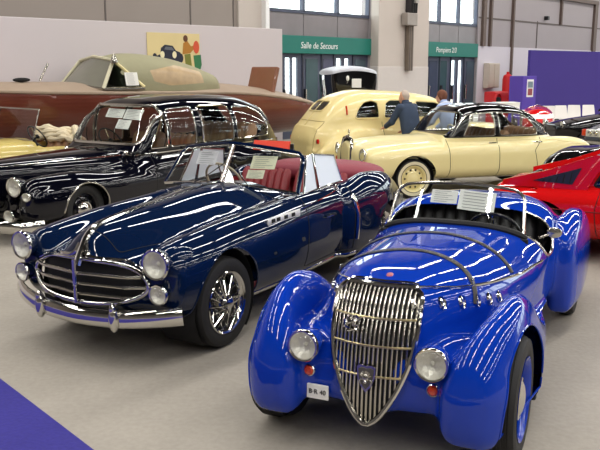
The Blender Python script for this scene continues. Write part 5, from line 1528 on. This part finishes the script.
# ------------------------------------------------------------------ dark grey saloon nose, dark open car and small red racer far right
def build_grey():
    root = thing('sedan_car', 'dark grey modern saloon nose with rectangular headlamp at the right edge', 'car', (7.72, 18.2, 0), R(-148))
    P = M['p_grey']
    def f(x, y, z):
        h = loft(x, y, z, -3.6, .85, spl((.85, .76), (.3, .86), (-2.8, .88), (-3.6, .8)), .22, .6, spl((.85, .76), (0, .92), (-.8, .97), (-2.6, .98), (-3.6, .90)), 5., 4, k=.06)
        c = loft(x, y, z, -2.9, -.55, spl((-.55, .68), (-1.3, .70), (-2.9, .6)), .7, .9, spl((-.55, .95), (-1.2, 1.38), (-1.6, 1.43), (-2.2, 1.41), (-2.9, .98)), 3.2, k=.03)
        return smin(h, c, .04)
    rest = snet(f, (-3.8, -1., .15), (1., 1., 1.55), .045)
    for cx in (0, -2.7): _, rest = clip(*rest, lambda x, y, z: np.maximum(arch_sd(x, z, cx, .32, .36), .55 - np.abs(y)))
    rest = glaze(root, f, rest, [('windscreen', lambda x, y, z: np.maximum(rrect(y, z, -.6, .6, 1.0, 1.33, .06), -1.3 - x), None)], M['glass_dark'], M['blackplastic'])
    for s in (1, -1): rest = glaze(root, f, rest, [('side_window', lambda x, y, z: np.maximum(poly_sd(x, z, [(-1.05, 1.0), (-1.4, 1.33), (-2.2, 1.33), (-2.6, 1.02)]), .3 - s * y), None)], M['glass_dark'], M['blackplastic'])
    surf('body', f, rest, P, root)
    for s in (1, -1):
        g = G(); g.box((.83, s * .52, .66), (.06, .40, .17), M['reflector'], .02); g.box((.85, s * .52, .66), (.05, .36, .13), M['lens'], .02)
        for q in (-.07, .08): g.lathe([(.06, .0), (.05, .012), (.001, .02)], M['chrome'], o=(.87, s * .52 + q, .66), axis=(1, 0, 0), seg=14)
        g.build('headlamp', root)
        g = G(); g.box((.78, s * .78, .66), (.16, .12, .16), M['amber'], .03); g.build('turn_signal', root, 'orange corner turn signal')
        for cx in (0, -2.7): wheel(root, cx, s * .74, .31, .19, 'disc', s)
    g = G(); g.box((.86, 0, .66), (.06, .58, .26), M['dark'], .02)
    for i in range(7): g.box((.89, -.24 + i * .08, .66), (.015, .012, .24), M['chrome'], .002)
    g.tube([(.89, -.29, .54), (.89, -.29, .79), (.89, .29, .79), (.89, .29, .54)], .015, M['chrome'], closed=True, seg=6); g.build('radiator_grille', root)
    g = G(); g.box((.88, 0, .43), (.16, 1.72, .16), M['blackplastic'], .04); g.box((.955, 0, .46), (.02, 1.66, .06), M['chrome'], .008); g.build('bumper', root)
    return root
grey_sedan = build_grey()

def build_dark_open():
    root = thing('convertible_car', 'black open car with raised hood between the white chairs and the cream saloon', 'car', (7.6, 21.15, 0), R(-174))
    P = M['p_dark']
    def f(x, y, z):
        h = loft(x, y, z, -2.2, 1.0, spl((1., .55), (.4, .75), (-1.6, .8), (-2.2, .6)), .26, .6, spl((1., .68), (0, .86), (-.8, .95), (-2.2, .8)), 3., 3, k=.1)
        c = loft(x, y, z, -2.0, -.7, spl((-.7, .6), (-1.3, .66), (-2., .55)), .6, .85, spl((-.7, .95), (-.95, 1.15), (-1.4, 1.18), (-1.75, 1.1), (-2., .85)), 2.8, k=.05)
        return smin(h, c, .03)
    rest = snet(f, (-2.4, -1., .2), (1.2, 1., 1.35), .05)
    rest = glaze(root, f, rest, [('windscreen', lambda x, y, z: np.maximum(rrect(y, z, -.5, .5, .95, 1.1, .04), -.95 - x), None)], M['glass_dark'], M['chrome'])
    surf('body', f, rest, P, root)
    for s in (1, -1):
        headlamp('headlamp', root, (.9, s * .55, .7), (1, 0, 0), .09, .1)
        for cx in (.2, -1.6): wheel(root, cx, s * .72, .3, .16, 'disc', s)
        g = G(); g.tube([(-.75, s * .82, .98), (-.9, s * .86, 1.05)], .03, M['chrome'], seg=6); g.build('wing_mirror', root)
    return root
dark_open = build_dark_open()

def build_racer():
    root = thing('racing_car', 'small red racing car nose with a white stripe behind the cream saloon', 'car', (6.80, 22.75, 0), R(-105))
    def f(x, y, z): return loft(x, y, z, -2.6, .7, spl((.7, .2), (.2, .42), (-1, .5), (-2.6, .25)), .25, .6, spl((.7, .72), (0, .98), (-.8, 1.02), (-1.8, .98), (-2.6, .7)), 2.4, 3, k=.1)
    rest = snet(f, (-2.8, -.7, .2), (.8, .7, 1.15), .05)
    st, rest = clip(*rest, lambda x, y, z: np.maximum(np.abs(z - .80) - .055, -.9 - x))
    surf('body', f, rest, M['p_red'], root); surf('stripe', f, st, M['paper'], root, 'white stripe')
    g = G(); g.lathe([(.16, 0), (.14, .02), (.001, .02)], M['dark'], o=(.70, 0, .5), axis=(1, 0, 0), seg=16); g.build('nose_intake', root)
    for s in (1, -1):
        for x in (0, -2.1): wheel(root, x, s * .62, .3, .16, 'disc', s)
        g = G(); g.tube([(0, s * .2, .4), (0, s * .58, .32)], .02, M['chrome_soft'], seg=6); g.build('axle', root)
    g = G(); g.tube([(-.95, -.28, .98), (-1.0, 0, 1.06), (-.95, .28, .98)], .012, M['chrome_soft'], seg=6); g.build('aero_screen', root)
    return root
racer = build_racer()

# ------------------------------------------------------------------ white chairs in front of the purple wall
def make_chair():
    t = thing('shell_chair', '', 'chair')
    wm = mat('white_plastic', (234, 230, 224), .5, var=.03)
    g = G()
    g.grid([[(x, y, .46 + .03 * (y / .22)**2 + .01 * math.sin(x * 6)) for y in np.linspace(-.22, .22, 7)] for x in np.linspace(-.2, .22, 7)], wm, thick=.02); g.build('seat', t)
    g = G()
    g.grid([[(-.22 - .10 * q - .03 * math.cos(y * 5), y * (1 - .12 * q * q), .48 + .44 * q) for y in np.linspace(-.22, .22, 7)] for q in np.linspace(0, 1, 8)], wm, thick=-.02); g.build('backrest', t)
    for sx in (1, -1):
        for sy in (1, -1):
            g = G(); g.tube([(sx * .15, sy * .15, .46), (sx * .2, sy * .2, 0)], .012, M['chrome_soft'], seg=6); g.build('leg', t)
    return t
def dup(root, loc, rz, label, group=None):
    r = root.copy(); COL.objects.link(r); r.location = loc; r.rotation_euler = (0, 0, rz); r['label'] = label
    if group: r['group'] = group
    for ch in list(root.children):
        c = ch.copy(); COL.objects.link(c); c.parent = r
        for gch in ch.children:
            d_ = gch.copy(); COL.objects.link(d_); d_.parent = c
    return r
ch0 = make_chair()
spots = [((8.12, 25.9, 0), R(-100), 'leftmost white plastic chair in front of the purple wall'), ((8.72, 26.2, 0), R(-80), 'second white plastic chair from the left at the purple wall'), ((9.18, 26.5, 0), R(-95), 'third white plastic chair from the left at the purple wall'), ((9.75, 26.6, 0), R(-85), 'rightmost white plastic chair in front of the purple wall')]
for i, (lc, rz, lb) in enumerate(spots):
    if i == 0: ch0.location = lc; ch0.rotation_euler = (0, 0, rz); ch0['label'] = lb; ch0['group'] = 'white chairs at the purple wall'
    else: dup(ch0, lc, rz, lb, 'white chairs at the purple wall')
dup(ch0, (4.75, 24.9, 0), R(-60), 'white plastic chair beside the second pair of doors')
dup(ch0, (5.35, 25.3, 0), R(-130), 'white plastic chair nearest the red hose station')
t = thing('display_table', 'long table with pale blue and white boxes behind the cream saloon roof', 'table', (5.15, 21.3, 0), R(8))
g = G(); g.box((0, 0, 1.02), (1.5, .7, .05), M['paper'], .01); g.build('tabletop', t)
for sx in (1, -1):
    for sy in (1, -1):
        g = G(); g.box((sx * .68, sy * .28, .5), (.05, .05, 1.0), M['chrome_soft'], .005); g.build('leg', t)
def boxthing(label, loc, size, m, rz, lid):
    t = thing('cardboard_box', label, 'box', loc, rz)
    g = G(); g.box((0, 0, size[2] / 2), size, m, .01); g.build('body', t)
    g = G(); g.box((0, 0, size[2] + .012), (size[0] + .01, size[1] + .01, .024), lid, .006); g.build('lid', t)
boxthing('pale blue flat box on the long table', (4.85, 21.22, 1.048), (.62, .4, .16), mat('pale_blue_card', (170, 200, 222), .6), R(8), mat('pale_blue_lid', (186, 212, 230), .6))
boxthing('white flat box on the long table right of the blue one', (5.5, 21.32, 1.048), (.6, .42, .17), M['paper'], R(10), M['paper'])

# ------------------------------------------------------------------ papers and signs resting on the cars
def on_car(car, pts):
    bpy.context.view_layer.update()
    return [car.matrix_world @ Vector(p) for p in pts]
GI = 'information sheets in the car windscreens'
def ws_sheet(car, P0, ux, vz, w_, h_, label, tint=None):
    """sheet hanging behind a windscreen: centre, unit across, unit down (car frame)"""
    c = Vector(P0); u = Vector(ux).normalized() * w_ / 2; v = Vector(vz).normalized() * h_ / 2
    return sheet('information_sheet', label, 'paper', on_car(car, [c - u - v, c + u - v, c + u + v, c - u + v]), tint, GI)
dn = (.20, 0, -.33)
ws_sheet(cabriolet, (-1.31, .30, 1.265), (-.10, 1, .02), dn, .25, .13, 'cream sheet hanging in the right half of the navy cabriolet windscreen', mat('cream_paper', (230, 226, 196), .8))
ws_sheet(cabriolet, (-1.22, .265, 1.165), (-.10, 1, .02), dn, .17, .085, 'small cream sheet below the cream sheet in the cabriolet windscreen', mat('cream_paper_small', (226, 222, 196), .8))
ws_sheet(cabriolet, (-1.31, -.33, 1.275), (.10, 1, .02), dn, .24, .14, 'grey-white sheet in the steering-wheel half of the cabriolet windscreen', mat('grey_white_paper', (222, 218, 222), .8))
ws_sheet(roadster, (-1.64, -.12, 1.16), (0, 1, .0), (.2, 0, -.3), .20, .11, 'white sheet left in the blue roadster windscreen')
ws_sheet(roadster, (-1.61, .13, 1.145), (0, 1, -.06), (.2, 0, -.3), .27, .16, 'larger white sheet right in the blue roadster windscreen')
ws_sheet(black_saloon, (-1.44, -.05, 1.47), (0, 1, -.03), (.35, 0, -.5), .34, .15, 'upper left sheet in the black limousine windscreen')
ws_sheet(black_saloon, (-1.45, .30, 1.46), (0, 1, -.03), (.35, 0, -.5), .34, .17, 'upper right sheet in the black limousine windscreen')
ws_sheet(black_saloon, (-1.34, .20, 1.32), (0, 1, -.03), (.35, 0, -.5), .26, .15, 'lower sheet in the black limousine windscreen')
ws_sheet(boat, (5.2, .90, 1.93), (-1, .03, 0), (0, .25, -1), .26, .24, 'white sheet fixed to the motor boat side window')

# ------------------------------------------------------------------ black coupe beyond the red car
def build_coupe():
    root = thing('coupe_car', 'glossy black coupe tail showing between the red sports car and the cream saloon', 'car', (6.30, 10.0, 0), R(-30))
    P = M['p_dark']
    def f(x, y, z):
        h = loft(x, y, z, -3.05, .9, spl((.9, .6), (.3, .82), (-2.4, .84), (-3.05, .7)), .22, .6, spl((.9, .7), (0, .86), (-1.2, .95), (-2.4, 1.02), (-2.8, 1.0), (-3.05, .86)), 3.4, 3, k=.10)
        c = loft(x, y, z, -2.5, -.3, spl((-.3, .66), (-1.2, .70), (-2.5, .6)), .7, .9, spl((-.3, .92), (-.9, 1.2), (-1.4, 1.27), (-1.9, 1.2), (-2.5, 1.0)), 3.0, k=.03)
        return smin(h, c, .05)
    rest = snet(f, (-3.2, -.95, .15), (1.05, .95, 1.4), .04)
    for cx in (0, -2.45): _, rest = clip(*rest, lambda x, y, z: np.maximum(arch_sd(x, z, cx, .32, .35), .55 - np.abs(y)))
    rest = glaze(root, f, rest, [('windscreen', lambda x, y, z: np.maximum(rrect(y, z, -.56, .56, .98, 1.2, .05), -.95 - x), None), ('rear_window', lambda x, y, z: np.maximum(rrect(y, z, -.46, .46, 1.06, 1.2, .04), x + 1.75), None)], M['glass_dark'], M['chrome'])
    for s in (1, -1): rest = glaze(root, f, rest, [('side_window', lambda x, y, z: np.maximum(poly_sd(x, z, [(-.65, .98), (-1.0, 1.17), (-1.6, 1.19), (-2.0, 1.02)]), .3 - s * y), None)], M['glass_dark'], M['chrome'], .01)
    surf('body', f, rest, P, root)
    for s in (1, -1):
        V2, n2 = side_line(f, [(.6, .66), (-2.9, .74)], s, .004); g = G(); g.tube(V2, .012, M['chrome'], seg=6); g.build('side_trim', root)
        for cx in (0, -2.45): wheel(root, cx, s * .72, .315, .17, 'disc', s)
        g = G(); g.box((-3.03, s * .5, .72), (.05, .28, .09), M['redlens'], .02); g.build('tail_lamp', root)
    g = G(); g.tube([(-2.75, -.84, .5), (-3.08, -.6, .5), (-3.14, 0, .5), (-3.08, .6, .5), (-2.75, .84, .5)], 1., M['chrome'], flat=(.06, .03), up=(0, 0, 1), seg=8); g.build('bumper', root)
    return root
coupe = build_coupe()
# ------------------------------------------------------------------ visitors and the red sign
def person(label, loc, rz, lean, turn, top_m, leg_m, hair_m, skin_m, hairline, shirt_m=None, h=.022):
    """standing adult, 1.72 m, bending forward by `lean` radians at the hips; x forward, y left"""
    root = thing('person', label, 'person', loc, rz)
    cl, sl = math.cos(lean), math.sin(lean)
    def up(x, y, z):
        dz = z - .92
        return (x * cl + dz * sl, y, .92 + dz * cl - x * sl)
    P_ = lambda x, y, z: up(x, y, z)
    hd = P_(.03, 0, 1.60)
    sh = {s: P_(0, s * .185, 1.40) for s in (1, -1)}
    el = {s: tuple(np.array(sh[s]) + (.10 + .05 * (s > 0), s * .06, -.27)) for s in (1, -1)}
    wr = {s: tuple(np.array(el[s]) + (.19, -s * .02, -.10 if s > 0 else -.16)) for s in (1, -1)}
    fx = math.cos(turn), math.sin(turn)
    def head(x, y, z):
        X, Y, Z = x - hd[0], y - hd[1], z - hd[2]
        a = X * fx[0] + Y * fx[1]; b = -X * fx[1] + Y * fx[0]
        d = smin(ell(a, b, Z, (-.01, 0, .03), (.098, .077, .105), 2), ell(a, b, Z, (.025, 0, -.055), (.068, .058, .062), 2), .05)
        d = smin(d, ell(a, b, Z, (.098, 0, -.012), (.020, .013, .026), 2), .015)
        for s in (1, -1):
            d = smin(d, ell(a, b, Z, (-.012, s * .078, -.005), (.022, .010, .032), 2), .008)
            d = smax(d, -ell(a, b, Z, (.092, s * .033, .022), (.016, .016, .010), 2), .012)
        d = smin(d, ell(a, b, Z, (.082, 0, -.062), (.010, .024, .008), 2), .008)
        return d
    def torso(x, y, z):
        dz = z - .92; X = x * cl - dz * sl; Z = .92 + dz * cl + x * sl
        return smin(ell(X, y, Z, (-.005, 0, 1.22), (.128, .195, .27), 2.4), ell(X, y, Z, (0, 0, .95), (.130, .175, .16), 2.3), .09)
    def arm(x, y, z, s):
        return smin(capsule(x, y, z, sh[s], el[s], .062, .046), capsule(x, y, z, el[s], wr[s], .046, .032), .03)
    def legs(x, y, z):
        d = None
        for s in (1, -1):
            q = smin(capsule(x, y, z, (0, s * .09, .88), (.015, s * .10, .48), .088, .062), capsule(x, y, z, (.015, s * .10, .48), (-.02, s * .105, .09), .064, .042), .04)
            d = q if d is None else smin(d, q, .02)
        return d
    def feet(x, y, z):
        return np.minimum(ell(x, y, z, (.05, .11, .035), (.135, .048, .045), 2.4), ell(x, y, z, (.05, -.11, .035), (.135, .048, .045), 2.4))
    nk = P_(.0, 0, 1.44); neck = lambda x, y, z: capsule(x, y, z, nk, hd, .056, .05)
    def hands(x, y, z):
        d = None
        for s in (1, -1):
            w0 = np.array(wr[s]); dr = w0 - np.array(el[s]); dr /= np.linalg.norm(dr)
            lat = np.array((0, 1., 0)); dn_ = np.cross(dr, lat)
            pc = w0 + dr * .055
            q = smin(capsule(x, y, z, w0, w0 + dr * .03, .03, .028), np.minimum(capsule(x, y, z, pc - lat * .018, pc + dr * .035 - lat * .022, .020, .018), capsule(x, y, z, pc + lat * .018, pc + dr * .035 + lat * .022, .020, .018)), .02)
            for i, (o, L) in enumerate(((-.033, .058), (-.011, .072), (.011, .068), (.031, .052))):
                a0 = w0 + dr * .09 + lat * o; a1 = a0 + dr * L * .55 + dn_ * .006; a2 = a1 + dr * L * .4 + dn_ * .022
                q = smin(q, smin(capsule(x, y, z, a0, a1, .0095, .0088), capsule(x, y, z, a1, a2, .0088, .0075), .004), .006)
            t0 = w0 + dr * .04 - s * lat * .028; t1 = t0 + dr * .035 - s * lat * .03; t2 = t1 + dr * .03
            q = smin(q, smin(capsule(x, y, z, t0, t1, .012, .010), capsule(x, y, z, t1, t2, .010, .009), .005), .008)
            d = q if d is None else np.minimum(d, q)
        return d
    def f(x, y, z):
        d = smin(torso(x, y, z), legs(x, y, z), .05)
        for s in (1, -1): d = smin(d, arm(x, y, z, s), .035)
        d = smin(d, neck(x, y, z), .03); d = smin(d, head(x, y, z), .025)
        return np.minimum(smin(d, feet(x, y, z), .02), hands(x, y, z))
    V, T = snet(f, (-.35, -.42, -.02), (.95, .42, 1.80), h * .72)
    # clothing pieces of the same continuous figure
    up_ = lambda x, y, z: np.minimum(head(x, y, z) - .004, np.where(z > hd[2] - .14, neck(x, y, z) - .004, 9))
    skin1, rest = clip(V, T, lambda x, y, z: np.minimum(up_(x, y, z), hands(x, y, z) - .004))
    hairp, skin1 = clip(*skin1, lambda x, y, z: -(((x - hd[0]) * fx[0] + (y - hd[1]) * fx[1]) * -hairline[0] + (z - hd[2]) * hairline[1] - hairline[2]))
    surf('body', f, (V, T), skin_m, root)
    surf('hair', f, hairp, hair_m, root, off=.008)
    shoe, rest = clip(*rest, lambda x, y, z: z - .085)
    trou, jack = clip(*rest, lambda x, y, z: np.where(arm(x, y, z, 1) < .02, 1., np.where(arm(x, y, z, -1) < .02, 1., z - .90 + .25 * x)))
    surf('jacket', f, jack, top_m, root, off=.014); surf('trousers', f, trou, leg_m, root, off=.007); surf('shoes', f, shoe, M['leather_black'], root, off=.006)
    g = G(); V2, n2 = on_surf(f, [P_(.0 + .07 * math.cos(q), .075 * math.sin(q), 1.43 - .02 * math.cos(q)) for q in np.linspace(0, 2 * PI, 25)[:-1]], .012)
    g.tube(V2, .016, shirt_m or top_m, closed=True, seg=6); g.build('collar', root)
    return root
skin = mat('skin_tone', (222, 168, 138), .55, var=.05)
person('grey-haired man in a dark blue-grey jacket leaning towards the ivory fastback', (2.10, 14.90, .016), R(128), .30, .15, mat('dark_blue_jacket', (52, 66, 88), .85, var=.15, scale=14), mat('brown_trousers', (84, 60, 48), .85), mat('grey_hair', (196, 180, 166), .8, var=.15, scale=40), skin, (.9, .5, .045))
person('brown-haired visitor in a light blue shirt behind the cream saloon windscreen', (2.88, 15.12, .016), R(142), .30, .1, mat('light_blue_shirt', (176, 192, 226), .85, var=.1, scale=14), mat('dark_trousers', (48, 46, 56), .85), mat('brown_hair', (112, 66, 44), .75, var=.25, scale=40), skin, (.8, .6, -.02), mat('white_collar', (232, 232, 236), .8))

t = thing('sign_board', 'orange-red board on a black stand between the limousine and the cabriolet', 'sign', (-.43, 12.0, 0), R(-22))
g = G(); g.box((0, 0, .965), (.60, .03, .15), M['red_board'], .006, rot=Matrix.Rotation(R(-25), 4, 'X')); g.build('board', t)
g = G(); g.tube([(0, .02, .02), (0, .02, .95)], .018, M['blackplastic'], seg=8); g.build('post', t)
g = G(); g.lathe([(.001, 0), (.18, 0), (.18, .015), (.04, .03), (.001, .03)], M['blackplastic'], seg=20); g.build('base', t)
g = G(); g.box((.33, .02, .95), (.05, .06, .10), M['blackplastic'], .01); g.build('clamp', t)
bpy.context.view_layer.update()
